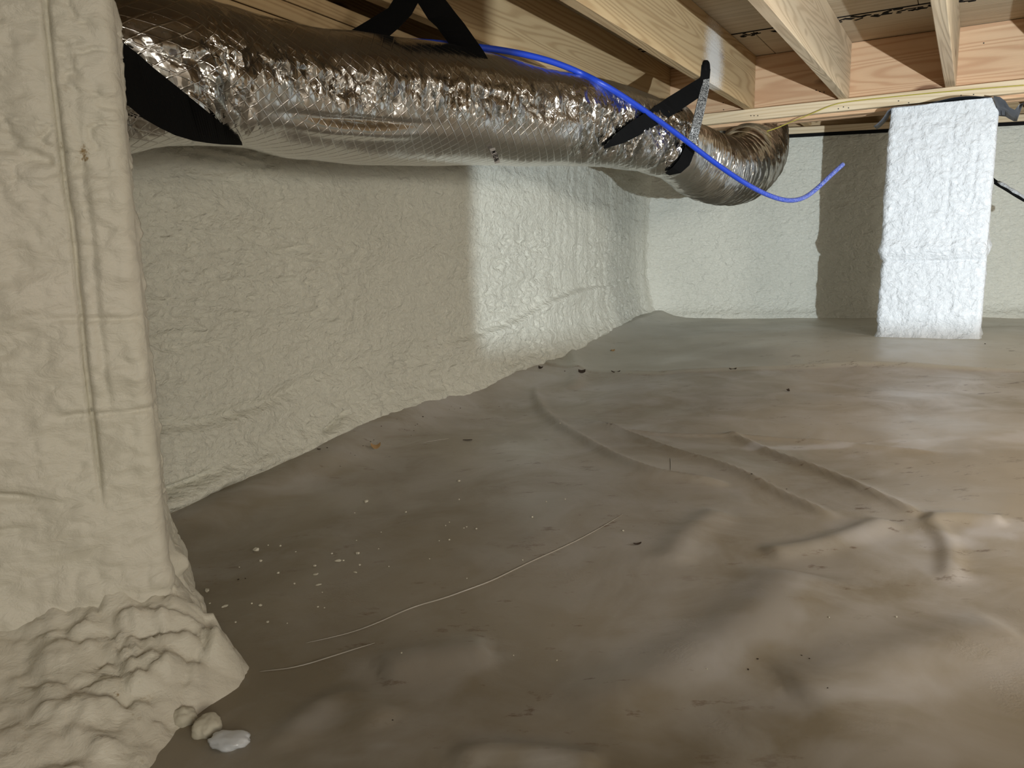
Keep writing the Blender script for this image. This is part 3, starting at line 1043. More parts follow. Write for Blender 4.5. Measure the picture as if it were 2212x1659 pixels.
lump2 = billow(GX * 34 + 5, GY * 40, 3, 93)
hh = np.where(wgt > 0, 0.115 * np.clip(wgt, 0, 1) ** 1.05 + (0.020 * lump + 0.018 * lump2) * rs * np.clip(wgt * 4, 0, 1), np.minimum(wgt, 0) * 0.12 - 0.010)
ZZ = fl - 0.004 + hh
Vt = np.stack([GX, GY, ZZ], -1).reshape(-1, 3)
Fa = grid_faces(GX.shape[0], GX.shape[1])
keep = (wgt.ravel() > -0.35)[Fa].all(1)
Fa = Fa[keep]
used = np.unique(Fa); remap = -np.ones(len(Vt), int); remap[used] = np.arange(len(used))
me_ = mesh_np('foam_skirt', Vt[used], remap[Fa])
sk = link('foam_skirt', me_, M['foam_near'], npier)
tag(sk, 'lumpy foam skirt spilling onto the sheeting')

# ------------------------------------------------------------ insulated duct
PATH = [  # px centre line, py, depth, radius
    (60, 200, 1.22, 0.120), (180, 176, 1.28, 0.120), (300, 156, 1.34, 0.119), (400, 160, 1.43, 0.120), (520, 176, 1.56, 0.121), (650, 200, 1.72, 0.133), (800, 218, 1.92, 0.147),
    (950, 232, 2.13, 0.153), (1100, 248, 2.36, 0.150), (1220, 260, 2.56, 0.144), (1320, 274, 2.74, 0.138), (1400, 293, 2.92, 0.140), (1450, 306, 3.04, 0.142)]
EL = [(1438, 305, 3.00, 0.118), (1475, 330, 3.10, 0.122), (1515, 354, 3.22, 0.128), (1555, 368, 3.38, 0.136), (1598, 364, 3.58, 0.144), (1626, 334, 3.80, 0.150), (1630, 290, 3.96, 0.150), (1614, 246, 4.04, 0.145)]


def path_of(rows, n):
    P = [at(a, b_, c_) for a, b_, c_, _ in rows]; Rr = [r[3] for r in rows]
    k = len(P)
    out = []
    for i in range(n):
        t = i / (n - 1) * (k - 1); j = min(int(t), k - 2); u = t - j
        p0 = P[max(j - 1, 0)]; p1 = P[j]; p2 = P[j + 1]; p3 = P[min(j + 2, k - 1)]
        q = 0.5 * ((2 * p1) + (p2 - p0) * u + (2 * p0 - 5 * p1 + 4 * p2 - p3) * u * u + (-p0 + 3 * p1 - 3 * p2 + p3) * u ** 3)
        us = u * u * (3 - 2 * u)
        out.append((q, Rr[j] * (1 - us) + Rr[j + 1] * us))
    return out


def frames(pth):
    fr = []
    n = len(pth)
    for i in range(n):
        t = (pth[min(i + 1, n - 1)][0] - pth[max(i - 1, 0)][0]).normalized()
        s = t.cross(Vector((0, 0, 1))).normalized()    # towards the viewer's side (right of the path)
        u = s.cross(t)
        fr.append((pth[i][0], pth[i][1], t, s, u))
    return fr


DN = 520
DF = frames(path_of(PATH, DN))
LEN = np.concatenate([[0], np.cumsum([(DF[i + 1][0] - DF[i][0]).length for i in range(DN - 1)])])


def strap_pinch(i):
    return 0


def duct_mesh(name, fr, K, dfn, mat, parent, crfn, sq=1.0):
    n = len(fr)
    ln = np.concatenate([[0], np.cumsum([(fr[i + 1][0] - fr[i][0]).length for i in range(n - 1)])])
    a = np.arange(K) / K * 2 * PI + PI
    Lm, A = np.meshgrid(ln, a, indexing='ij')
    Rr = np.array([f_[1] for f_ in fr])[:, None] + 0 * A
    Pc = np.array([f_[0][:] for f_ in fr]); Sd = np.array([f_[3][:] for f_ in fr]); Ud = np.array([f_[4][:] for f_ in fr])
    D = dfn(Lm, A, Rr)
    rr_ = Rr + D
    Vt = Pc[:, None] + Sd[:, None] * (np.cos(A) * rr_)[..., None] + Ud[:, None] * (np.sin(A) * rr_ * sq)[..., None]
    uv = np.stack([Lm, A * 0.14], -1).reshape(-1, 2)
    me2 = mesh_np(name, Vt.reshape(-1, 3), grid_faces(n, K, True), True, uv)
    al = me2.attributes.new('crush', 'FLOAT', 'POINT')
    al.data.foreach_set('value', np.asarray(crfn(Lm, A), dtype=np.float32).ravel())
    return link(name, me2, mat, parent)


def per_noise(fn, L, A, fl_, fa, **k):
    """noise around a ring without a seam"""
    return fn(L * fl_ + np.cos(A) * fa, np.sin(A) * fa + L * fl_ * 0.37, **k)


Lx = lambda px: LEN[int(np.argmin([abs(project(DF[i][0])[0] - px) for i in range(DN)]))]


def project(v):
    q = R.inverted() @ (Vector(v) - CAM)
    return (W / 2 + F * q.x / -q.z, H / 2 - F * q.y / -q.z)


PXL = np.array([project(f_[0])[0] for f_ in DF])


def i_at(px):
    return int(np.argmin(np.abs(PXL - px)))


LA0, LA1 = LEN[i_at(245)], LEN[i_at(520)]


def crush_of(L, A):
    phi = A - 2 * PI
    wob = 0.16 * fbm(L * 5, L * 0, 3, 801)
    px_ = np.interp(L, LEN, PXL)
    c = np.exp(-((phi - 0.06 - wob) / 0.34) ** 2) * 1.0
    # heavily creased around the wide strap, below the middle
    c = np.maximum(c, np.clip((640 - px_) / 160, 0, 1) * np.exp(-((phi + 0.15 - wob) / 0.85) ** 2) * np.clip(0.35 + 1.6 * per_noise(fbm, L, A, 7, 1.3, octv=2, seed=805), 0, 1))
    # pulled tight and finely wrinkled before the knotted strap
    c = np.maximum(c, np.clip((px_ - 1140) / 120, 0, 1) * np.clip((0.55 - phi) / 0.2, 0, 1) * np.clip((phi + 1.25) / 0.4, 0, 1))
    return np.clip(c, 0.06, 1)


def disp_duct(L, A, Rr):
    up = np.sin(A); sd = np.cos(A)
    d = 0.010 * per_noise(fbm, L, A, 2.4, 0.9, octv=2, seed=501)
    # flattened where it is squeezed by the first wide strap
    r1 = np.abs(per_noise(fbm, L, A, 9, 1.6, octv=3, seed=505))
    r2 = np.abs(per_noise(fbm, L, A, 24, 3.2, octv=3, seed=509))
    crush = crush_of(L, A) * 1.2
    d = d - 0.016 * np.exp(-(r1 / 0.09)) * crush * 0.6 - 0.0055 * np.exp(-(r2 / 0.09)) * crush
    # long sag fold with a slot of shadow under it, left of centre
    lf = L - LEN[i_at(690)]
    phi = A - 2 * PI
    d = d - 0.013 * np.exp(-((phi + 0.52 - 0.25 * lf) / 0.055) ** 2) * np.exp(-(lf / 0.17) ** 2)
    d = d + 0.010 * np.exp(-((phi + 0.70 - 0.25 * lf) / 0.10) ** 2) * np.exp(-(lf / 0.2) ** 2)
    # tight fine pleats around the girth towards the far end
    k = np.clip((L - LEN[i_at(1150)]) / 0.5, 0, 1)
    d = d + 0.0022 * k * np.abs(vnoise(L * 55 + 3 * per_noise(fbm, L, A, 3, 1, octv=2, seed=3), A * 1.3, 7))
    # ridge line along the middle where the jacket changes direction
    d = d + 0.004 * np.exp(-((phi - 0.18 - 0.08 * fbm(L * 3, L * 0, 3, 12)) / 0.09) ** 2)
    # pinches at the strap rings
    for px, w_, dp in ((1395, 0.03, 0.012), (1462, 0.025, 0.022)):
        d = d - dp * np.exp(-((L - LEN[i_at(px)]) / w_) ** 2)
    return d


duct = empty('flexible_duct', DF[DN // 2][0])
tag(duct, 'silver foil insulated flexible duct slung along the left wall', 'duct')
dinv = -Vector(duct.location)
o = duct_mesh('insulation_jacket', DF, 190, disp_duct, M['foil'], duct, crush_of); o.location = dinv
ELF = frames(path_of(EL, 240))


def disp_el(L, A, Rr):
    tw = A * 0.5 + L * 0
    d = 0.006 * per_noise(fbm, L, A, 5, 1.2, octv=3, seed=601)
    k = np.clip((L - 0.10) / 0.2, 0, 1)
    d = d + 0.0075 * k * np.sin(2 * PI * (L / 0.034) + A) ** 2
    d = d + 0.004 * np.abs(per_noise(fbm, L, A, 26, 2.8, octv=2, seed=607))
    return d


o = duct_mesh('elbow', ELF, 110, disp_el, M['foil_smooth'], duct, lambda L, A: 0.35 + 0.65 * np.clip((L - 0.25) / 0.3, 0, 1)); o.location = dinv
tag(o, 'ribbed bare foil elbow curving up behind the girder')
from mathutils.bvhtree import BVHTree
jk = [o_ for o_ in duct.children]
JK = BVHTree.FromPolygons([v_.co[:] for v_ in jk[0].data.vertices], [p_.vertices[:] for p_ in jk[0].data.polygons])
ELB = BVHTree.FromPolygons([v_.co[:] for v_ in jk[1].data.vertices], [p_.vertices[:] for p_ in jk[1].data.polygons])


def on_duct(px, py, off, depth=None):
    '''point on the line of sight, lifted clear of the duct; depth is used where the duct is further away or missed'''
    d = ray(px, py).normalized()
    best_t = None
    for tr in (JK, ELB):
        loc, nrm_, idx, dist = tr.ray_cast(CAM, d)
        if loc is not None:
            best_t = dist - off if best_t is None else min(best_t, dist - off)
    t_req = depth / d.y if depth else None
    if best_t is None: return (CAM + d * t_req) if t_req else None
    if t_req: best_t = min(best_t, t_req)
    return CAM + d * best_t


# paper sticker with its code
def duct_pt(i, phi, off=0.0, fr=DF):
    f_ = fr[i]
    n_ = f_[3] * math.cos(phi) + f_[4] * math.sin(phi)
    return f_[0] + n_ * (f_[1] + off), n_


qa, qb, qc, qd = [on_duct(a_, b_, 0.009) for a_, b_ in ((1058.5, 324), (1068, 317), (1078, 343), (1068.5, 352.5))]
ax = ((qd - qa) + (qc - qb)).normalized()
cn = ax.cross((qb - qa) + (qc - qd)).normalized()
if cn.dot(CAM - qa) < 0: cn = -cn
ay = cn.cross(ax)
cp = (qa + qb + qc + qd) / 4 + cn * 0.003
hl, hw = (qd - qa).length / 2, (qb - qa).length / 2
rows = [(cp + ax * (t * hl - 0.003) - ay * hw, cp + ax * (t * hl + 0.003) + ay * hw, cn) for t in (-1, -0.3, 0.3, 1)]
st_ = ribbon('sticker', rows, 0.0006, M['paper'], duct); st_.location = dinv
tag(st_, 'small white sticker with a printed code')
cu = bpy.data.curves.new('sticker_text', 'FONT'); cu.body = 'M 183-86'; cu.size = hl * 2 / 5.6; cu.extrude = 0.0002
cu.align_x = 'CENTER'; cu.align_y = 'CENTER'; cu.offset = 0.0003
to = bpy.data.objects.new('tmp', cu); C.objects.link(to)
bpy.context.view_layer.update()
dg = bpy.context.evaluated_depsgraph_get()
tm = bpy.data.meshes.new_from_object(to.evaluated_get(dg))
bpy.data.objects.remove(to)
to = link('printed_code', tm, M['ink'], st_)
mt = Matrix((ax, ay, cn)).transposed().to_4x4()
mt.translation = cp + cn * 0.0009
to.matrix_parent_inverse = Matrix()
to.matrix_local = Matrix.Translation((0, 0, 0)) @ mt

# ------------------------------------------------------------ straps
def duct_ribbon(px0, ph0, px1, ph1, wpx, name, mat, parent, n=40, off=0.006, bulge=0.0, th=0.0035, taper=None):
    """ribbon lying on the duct surface between two (pixel column, angle) stations"""
    rows_ = []
    for k in range(n):
        t = k / (n - 1)
        ph = ph0 + (ph1 - ph0) * t
        pc_ = px0 + (px1 - px0) * t + bulge * math.sin(PI * t)
        w_ = wpx * (taper(t) if taper else 1.0)
        a_, n1 = duct_pt(i_at(pc_ - w_ / 2), ph, off); b2, n2 = duct_pt(i_at(pc_ + w_ / 2), ph, off)
        rows_.append((a_, b2, (n1 + n2)))
    return ribbon(name, rows_, th, mat, parent)


# strap A: broad band crossing the near end of the duct
sa_ = empty('hanging_strap', duct_pt(i_at(380), -0.5)[0])
tag(sa_, 'broad matt black strap slanting under the near end of the duct beside the beige pier', 'strap')
SA = [((205, 52), (262, 215)), ((262, 88), (310, 256)), ((300, 118), (345, 276)), ((330, 145), (378, 292)), ((380, 185), (418, 304)),
      ((425, 222), (450, 309)), ((465, 255), (478, 312)), ((495, 280), (500, 313)), ((522, 306), (524, 314))]


def hit_duct(px, py, off=0.006):
    """nearest visible duct surface point seen through a pixel"""
    bst = None
    d = ray(px, py).normalized()
    i0 = i_at(px)
    for i in range(max(0, i0 - 60), min(DN, i0 + 60), 2):
        f_ = DF[i]
        # closest approach to the axis within this slice plane
        den = d.dot(f_[2])
        for ph in np.arange(-1.75, 1.6, 0.07):
            q, n_ = duct_pt(i, ph, off)
            if n_.dot(q - CAM) > 0.25 * (q - CAM).length: continue
            pr = project(q)
            e = (pr[0] - px) ** 2 + (pr[1] - py) ** 2
            if bst is None or e < bst[0]: bst = (e, q, n_)
    dist = (bst[1] - CAM).dot(d)
    return CAM + d * dist, bst[2]


dense = []
SAD = [1.12, 1.16, 1.21, 1.26, 1.31, 1.37, 1.43, 1.48, 1.54]
NS = 48
for k in range(NS + 1):
    u = k / NS * (len(SA) - 1); q = min(int(u), len(SA) - 2); t = u - q
    pa_ = [SA[q][0][c_] * (1 - t) + SA[q + 1][0][c_] * t for c_ in (0, 1)]
    pb_ = [SA[q][1][c_] * (1 - t) + SA[q + 1][1][c_] * t for c_ in (0, 1)]
    dp_ = SAD[q] * (1 - t) + SAD[q + 1] * t
    p1 = on_duct(*pa_, 0.02, dp_); p2 = on_duct(*pb_, 0.02, dp_)
    dense.append((p1, p2, (CAM - p1)))
# go on under and behind the duct
f_ = DF[i_at(530)]
e1 = duct_pt(i_at(545), -2.1, 0.006)[0]
o = ribbon('band', dense, 0.003, M['strap'], sa_); o.location = -Vector(sa_.location)

# strap B: inverted V over the top of the duct
J1R = F3 + GD * (SP * (1 - 3)) + GD * 0.0015      # right face of joist 1
sb = empty('hanging_strap', at(905, 0, 1.95))
tag(sb, 'black strap hung as an inverted V from the joist over the duct crown', 'strap')


def leg(pix, dep, name, mat, parent, th=0.003, sub=4, drape=False):
    """pix: pairs of pixel points (edge a, edge b), dep: distance"""
    rows_ = [(on_duct(a[0], a[1], 0.016, d_) if drape else at(a[0], a[1], d_), on_duct(b2[0], b2[1], 0.016, d_) if drape else at(b2[0], b2[1], d_), Vector((0.15, -1, 0.1))) for (a, b2), d_ in zip(pix, dep)]
    out = []
    for i in range(len(rows_) - 1):
        for k in range(sub):
            t = k / sub
            out.append(tuple(rows_[i][j].lerp(rows_[i + 1][j], t) for j in range(3)))
    out.append(rows_[-1])
    o2 = ribbon(name, out, th, mat, parent)
    o2.location = -Vector(parent.location)
    return o2


leg([((862, -25), (925, -22)), ((850, 0), (902, 8)), ((839, 18), (889, 32)), ((800, 42), (862, 60)), ((756, 68), (830, 88)), ((735, 85), (815, 108))],
    (1.98, 1.97, 1.965, 1.95, 1.94, 1.95), 'left_leg', M['strap'], sb)
leg([((880, -25), (948, -22)), ((905, 10), (962, 0)), ((925, 42), (985, 30)), ((943, 58), (1003, 52)), ((975, 102), (1045, 112)), ((985, 125), (1058, 135))],
    (1.99, 2.00, 2.03, 2.06, 2.12, 2.14), 'right_leg', M['strap'], sb)

# strap C: knot on joist 2, one leg each way
J2P = F3 + GD * (SP * (2 - 3))                     # right face plane of joist 2
kn = atplane(1525, 147, J2P + GD * 0.010, GD)
sc_ = empty('hanging_strap', kn)
tag(sc_, 'black strap knotted to the dusty joist with two legs around the duct end', 'strap')
kd = kn.y
bm = bmesh.new()
R1, R2 = 0.0165, 0.0085
for i in range(24):
    for j in range(10):
        a = 2 * PI * i / 24; b3 = 2 * PI * j / 10
        rr_ = R1 + R2 * math.cos(b3)
        v = JD * (rr_ * math.cos(a)) + Vector((0, 0, 1)) * (rr_ * 1.15 * math.sin(a)) + GD * (R2 * 1.3 * math.sin(b3))
        bm.verts.new(v)
bm.verts.ensure_lookup_table()
for i in range(24):
    for j in range(10):
        bm.faces.new([bm.verts[q] for q in (i * 10 + j, ((i + 1) % 24) * 10 + j, ((i + 1) % 24) * 10 + (j + 1) % 10, i * 10 + (j + 1) % 10)])
me_ = bpy.data.meshes.new('knot'); bm.to_mesh(me_); bm.free()
for p_ in me_.polygons: p_.use_smooth = True
link('knot', me_, M['strap'], sc_)
kt = kd - 0.012
leg([((1513, 140), (1534, 150)), ((1512, 168), (1531, 182)), ((1492, 180), (1516, 207)), ((1440, 212), (1462, 243)), ((1395, 243), (1412, 274)), ((1362, 264), (1376, 295)), ((1335, 285), (1345, 310)), ((1316, 305), (1320, 317)), ((1303, 318), (1306, 322))],
    (kt, kt - 0.01, kt - 0.05, kt - 0.20, 2.76, 2.70, 2.66, 2.66, 2.68), 'long_leg', M['strap'], sc_, 0.004, 4, True)
leg([((1513, 165), (1532, 165)), ((1512, 195), (1530, 196)), ((1502, 235), (1521, 240)), ((1493, 275), (1511, 280)), ((1485, 305), (1502, 312))],
    (kt + 0.004, kt - 0.04, kt - 0.12, kt - 0.20, 2.99), 'dusty_leg', M['strap_dusty'], sc_, 0.006, 4, True)
leg([((1485, 303), (1502, 310)), ((1476, 325), (1498, 333)), ((1466, 345), (1488, 358)), ((1452, 362), (1470, 374)), ((1436, 374), (1446, 379))],
    (2.99, 2.955, 2.93, 2.93, 2.95), 'curved_end', M['strap'], sc_, 0.006, 4, True)

# ------------------------------------------------------------ blue tube, yellow wire
BL = [(740, 96, 1.96), (790, 92, 1.985), (840, 90, 2.02), (930, 92, 2.10), (1040, 102, 2.24), (1120, 114, 2.36), (1200, 134, 2.46), (1290, 173, 2.56), (1380, 230, 2.66), (1460, 287, 2.76),
      (1530, 342, 2.86), (1600, 391, 2.96), (1655, 421, 3.03), (1700, 435, 3.10), (1735, 430, 3.17), (1765, 408, 3.22), (1795, 378, 3.27), (1821, 355, 3.31)]
bt = smooth([at(*q) for q in BL], 3)
bt2 = []
for q in bt:
    pr_ = project(q)
    bt2.append(on_duct(pr_[0], pr_[1], 0.020, q.y) if pr_[0] > 1000 else q)
bt = bt2
for _ in range(3):
    bt = [bt[0]] + [(a + b_ * 2 + c_) / 4 for a, b_, c_ in zip(bt, bt[1:], bt[2:])] + [bt[-1]]
o = tube('water_tube', bt, 0.0092, M['blue'], None, 12)
tag(o, 'bright blue plastic tube draped over the duct with its free end hanging', 'tube')
YW = [(1480, 278), (1530, 288), (1580, 293), (1625, 290), (1668, 281), (1705, 265), (1740, 251), (1775, 236), (1805, 224)]
yw = [atplane(a, b_ , LF - JD * (0.012 if i < 8 else 0.004), JD) for i, (a, b_) in enumerate(YW)]
yw += [atplane(a, b_, LF - JD * 0.003, JD) for a, b_ in ((1850, 217), (1920, 210), (2000, 202), (2100, 193), (2212, 184))]
o = tube('electrical_wire', smooth(yw, 2), 0.0024, M['wire'], None, 8)
tag(o, 'thin yellow wire sagging across the ledger strip', 'wire')

# cable with flaking foam, right of the far pier
cb = smooth([at(2140, 385, 3.55), at(2152, 395, 3.5), at(2175, 408, 3.42), at(2200, 424, 3.34), at(2230, 440, 3.26), at(2300, 470, 3.1)], 2)
o = tube('cable', cb, 0.0095, M['black'], None, 10)
tag(o, 'dark cable crusted with foam hanging right of the lit pier', 'cable')
ct = [q + Vector((0.0, -0.004, 0.006)) for q in cb[6:]]
o2 = tube('foam_crust', ct, 0.0088, M['foam_far'], None, 9, rfn=lambda t: 0.75 + 0.3 * math.sin(t * 40) ** 2)
o2.parent = o

# ------------------------------------------------------------ plastic sheet on the pier top
sh = empty('plastic_pad', pc + Vector((0, 0, PTOP)))
tag(sh, 'dark grey plastic pad curling out over the pier top under the girder', 'plastic sheet')


def sheet(name, uvw, mat, parent, th=0.0012):
    """uvw: grid rows of points"""
    nu, nv = len(uvw), len(uvw[0])
    Vt = [tuple(p) for r_ in uvw for p in r_] + [tuple(Vector(p) + Vector((0, 0, th))) for r_ in uvw for p in r_]
    n = nu * nv
    Fa = grid_faces(nu, nv).tolist()
    Fb = [[q + n for q in f_[::-1]] for f_ in Fa]
    rim = []
    loop = [i * nv for i in range(nu)] + [(nu - 1) * nv + j for j in range(1, nv)] + [i * nv + nv - 1 for i in range(nu - 2, -1, -1)] + [j for j in range(nv - 2, 0, -1)]
    for a, b2 in zip(loop, loop[1:] + loop[:1]):
        rim.append([b2, a, a + n, b2 + n])
    me2 = bpy.data.meshes.new(name)
    me2.from_pydata(Vt, [], Fa + Fb + rim)
    me2.polygons.foreach_set('use_smooth', [True] * len(me2.polygons))
    o2 = link(name, me2, mat, parent)
    o2.location = -Vector(parent.location)
    return o2


def gp(px, py, back):
    return atplane(px, py, FP + JD * back, JD)


top = []
for t in np.linspace(0, 1, 22):
    px = 1925 + (2152 - 1925) * t
    py = 234 - 24 * t + (-9 * math.sin(PI * min(1, max(0, (t - 0.35) / 0.6))) if t > 0.35 else 0)
    top.append([gp(px, py, b_) + (Vector((0, 0, 0)) if b_ < 0.05 else (Vector((0, 0, 0.962 - 0.003)) - Vector((0, 0, gp(px, py, b_).z)))) for b_ in (-0.012, 0.02, 0.12, 0.3)])
sheet('pad', top, M['flap'], sh)
lf = []
for t, (px, py) in zip(np.linspace(0, 1, 7), ((1925, 234), (1917, 240), (1911, 250), (1905, 258), (1898, 265), (1892, 270), (1887, 273))):
    lf.append([gp(px, py, b_) + Vector((0, 0, 0.0)) + JD * 0 for b_ in (-0.012, 0.03, 0.09)])
    base = lf[-1][0].z
    lf[-1] = [Vector((q.x, q.y, base + 0.001 * k)) for k, q in enumerate([gp(px, py, -0.012), gp(px, py, -0.012) + JD * 0.05, gp(px, py, -0.012) + JD * 0.12])]
o = sheet('left_flap', lf, M['flap'], sh); tag(o, 'curled left corner of the pad')
rf = []
for t, (pa, pb) in enumerate((((2146, 208), (2156, 250)), ((2160, 210), (2163, 251)), ((2172, 219), (2172, 252)), ((2180, 232), (2182, 258)), ((2192, 238), (2190, 262)), ((2202, 226), (2197, 262)), ((2212, 222), (2204, 240)))):
    a_ = gp(pa[0], pa[1], -0.02 - 0.01 * (t % 2)); b2 = gp(pb[0], pb[1], 0.03)
    rf.append([a_, a_.lerp(b2, 0.5) - JD * 0.01 * (t % 3), b2])
o = sheet('right_flap', rf, M['flap'], sh); tag(o, 'crumpled dark right corner of the pad')

# ------------------------------------------------------------ small things on the floor
def blob_mesh(name, r, seed, flat=0.6, sub=1, elong=1.0):
    rr2 = random.Random(seed)
    bm = bmesh.new(); bmesh.ops.create_icosphere(bm, subdivisions=sub, radius=r)
    for v in bm.verts:
        k = rr2.uniform(0.7, 1.25)
        v.co = Vector((v.co.x * k * elong, v.co.y * k, v.co.z * k * flat))
    me2 = bpy.data.meshes.new(name); bm.to_mesh(me2); bm.free()
    return me2


crm = [blob_mesh('foam_crumb', 1.0, s, 0.7, 2) for s in range(5)]
crl = [blob_mesh('foam_crumb', 1.0, s + 9, 0.5, 2, 2.1) for s in range(2)]
for me2 in crm + crl: me2.materials.append(M['crumb'])
Z1 = lambda x, y: (400 + x / 3.16, 1050 + y / 3.16)
Z5 = lambda x, y: (1050 + x / 1.904, 1000 + y / 1.904)
crumbs = [(*Z1(485, 440), 8, 0), (*Z1(515, 513), 4, 0), (*Z1(650, 410), 3, 0), (*Z1(566, 405), 2, 0), (*Z1(755, 450), 2, 0), (*Z1(885, 547), 4, 0), (*Z1(890, 605), 4, 1),
          (*Z1(1045, 512), 5, 1), (*Z1(1080, 510), 3, 0), (*Z1(1178, 463), 5, 0), (*Z1(1000, 463), 3, 0), (*Z1(1190, 540), 3, 0), (*Z1(1160, 590), 3, 1), (*Z1(1168, 373), 2, 0),
          (*Z1(1235, 110), 6, 0), (*Z1(1157, 185), 2, 0), (*Z1(635, 595), 4, 0), (*Z1(745, 668), 3, 0), (*Z1(910, 675), 4, 1), (*Z1(935, 727), 2, 0), (*Z1(905, 826), 3, 0), (*Z1(950, 832), 2, 0),
          (*Z1(455, 803), 3, 0), (*Z1(515, 817), 5, 0), (*Z1(168, 803), 3, 0), (*Z1(270, 823), 5, 1), (*Z1(150, 715), 6, 1), (*Z1(345, 930), 3, 0), (*Z1(563, 930), 4, 0), (*Z1(697, 938), 2, 0),
          (*Z1(370, 555), 2, 0), (*Z1(1803, 248), 2, 0), (*Z1(1777, 271), 2, 0), (*Z1(1920, 280), 2, 0), (*Z1(1902, 288), 2, 0), (*Z1(1987, 293), 3, 0), (*Z1(1803, 368), 3, 0), (*Z1(1733, 375), 2, 0),
          (*Z1(1668, 498), 2, 0), (*Z1(1390, 550), 2, 0), (*Z1(1320, 430), 2, 0), (*Z1(1337, 316), 2, 0), (*Z1(1870, 92), 2, 0), (*Z1(1505, 180), 3, 0),
          (991, 1040, 4, 0), (*Z5(563, 280), 3, 0), (*Z5(190, 224), 3, 0), (*Z5(150, 400), 2, 0), (*Z5(290, 813), 2.5, 0), (*Z5(908, 848), 2, 0), (*Z5(112, 792), 2, 0), (*Z5(325, 150), 2, 0), (*Z5(248, 160), 2, 0),
          (1008, 1250, 2, 0), (867, 1411, 3, 0), (1210, 915, 2, 0), (1936, 1333, 3, 0), (1791, 1334, 2.5, 0)]


def place_small(me_list, k, px, py, rpx, name, lift=0.35):
    v = onfloor(px, py)
    r = rpx * 0.85 * v.y / 1700.0
    o2 = bpy.data.objects.new(name, me_list[k % len(me_list)])
    C.objects.link(o2)
    o2.scale = (r, r, r)
    o2.location = (v.x, v.y, v.z + r * lift)
    o2.rotation_euler = (0, 0, random.uniform(0, 6.3))
    return o2


big = {0: 'largest loose foam crumb on the sheeting, right of the near pier', 14: 'lone bright foam crumb in the middle of the dark sheeting, below the wood shaving',
       26: 'elongated pale foam crumb just right of the near pier foot', 1: 'small foam crumb just below the largest loose crumb',
       5: 'round foam crumb topmost of the stacked column of crumbs mid cluster', 6: 'slanted long foam crumb in the middle of the crumb cluster', 7: 'long foam crumb, left one of the joined pair at the cluster right end',
       9: 'foam crumb uppermost at the right side of the crumb cluster', 16: 'rounded single foam crumb left of the slanted long one', 18: 'faint long foam crumb under the slanted long one',
       23: 'foam crumb at the cluster bottom beside the brown stain', 25: 'slanted foam crumb in the lower left of the crumb cluster', 28: 'separate foam crumb lowest under the crumb cluster',
       44: 'small round foam crumb between the two leaf slivers and the long crease'}
for k, (px, py, r, lg) in enumerate(crumbs):
    o = place_small(crl if lg else crm, k, px, py, r, 'foam_crumb')
    if k in big:
        tag(o, big[k], 'foam crumb')
    elif px < 620:
        tag(o, 'tiny pale foam crumb close to the near pier, left part of the crumb cluster', 'foam crumb', 'tiny foam crumbs beside the near pier')
    elif px < 900:
        tag(o, 'tiny pale foam crumb in the right part of the crumb cluster', 'foam crumb', 'tiny foam crumbs in the right part of the cluster')
    elif px < 1150 and py < 1200:
        tag(o, 'tiny white foam dot by the rusty stain above the long crease', 'foam crumb', 'tiny foam dots above the long crease')
    else:
        tag(o, 'stray white foam dot on the open right or lower sheeting', 'foam crumb', 'stray foam dots on the open sheeting')
Z6 = lambda x, y: (600 + x / 4.424, 860 + y / 4.424)
specks = [(*Z5(1078, 850), 3), (*Z5(1117, 807), 3), (*Z5(1298, 792), 2.5), (*Z5(1330, 805), 2.5), (*Z5(1405, 926), 2), (*Z5(1092, 46), 2.5), (*Z5(1236, 108), 1.5)] + [
    (*Z6(a, b_), r) for a, b_, r in ((473, 476, 2), (815, 457, 1.8), (887, 419, 2), (918, 402, 1.6), (990, 270, 1.8), (1335, 250, 1.6), (1314, 262, 1.4), (1387, 180, 2.5), (597, 653, 1.6), (737, 549, 1.5),
                                     (696, 528, 1.3), (1275, 357, 1.2), (1300, 313, 1.5), (1140, 203, 1.2), (1745, 98, 1.8), (1213, 300, 1.1), (1660, 80, 1), (1640, 110, 1), (1690, 105, 1), (2115, 83, 1.3))] + [
    (515, 1252, 3), (530, 1250, 2), (848, 1556, 3), (2128, 743, 2), (1320, 758, 2), (1220, 802, 2)]
spm = [blob_mesh('dark_speck', 1.0, s + 40, 0.5, 1, 1.2) for s in range(3)]
for me2 in spm: me2.materials.append(M['speck'])
for k, (px, py, r) in enumerate(specks):
    o = place_small(spm, k, px, py, r, 'dark_speck')
    if px < 700:
        tag(o, 'dark grit speck near the cracked wall foot or the near pier', 'grit', 'grit specks at the left')
    elif py < 1010 and px < 1120:
        tag(o, 'dark grit speck sprinkled along the foot of the left wall', 'grit', 'grit specks along the left wall foot')
    elif py < 1010:
        tag(o, 'dark grit speck on the far sheeting beyond the folds', 'grit', 'grit specks on the far sheeting')
    else:
        tag(o, 'dark grit speck on the open sheeting in the right foreground', 'grit', 'grit specks in the right foreground')


def shaving(px, py, L, w, rz, name, lab, cat, mat, curl=0.35, edge=None):
    v = onfloor(px, py)
    s = v.y / 1700.0
    L *= s; w *= s
    rows_ = []
    for t in np.linspace(-1, 1, 11):
        q = Vector((t * L / 2, 0, curl * L * (t * t) * 0.35))
        ww = w / 2 * math.sqrt(max(0.02, 1 - t * t))
        rows_.append((q - Vector((0, ww, 0)), q + Vector((0, ww, curl * w * 0.8)), Vector((0, 0, 1))))
    o2 = ribbon(name, rows_, 0.0008, mat)
    o2.location = (v.x, v.y, v.z + 0.0015)
    o2.rotation_euler = (0, 0, rz)
    tag(o2, lab, cat)
    return o2


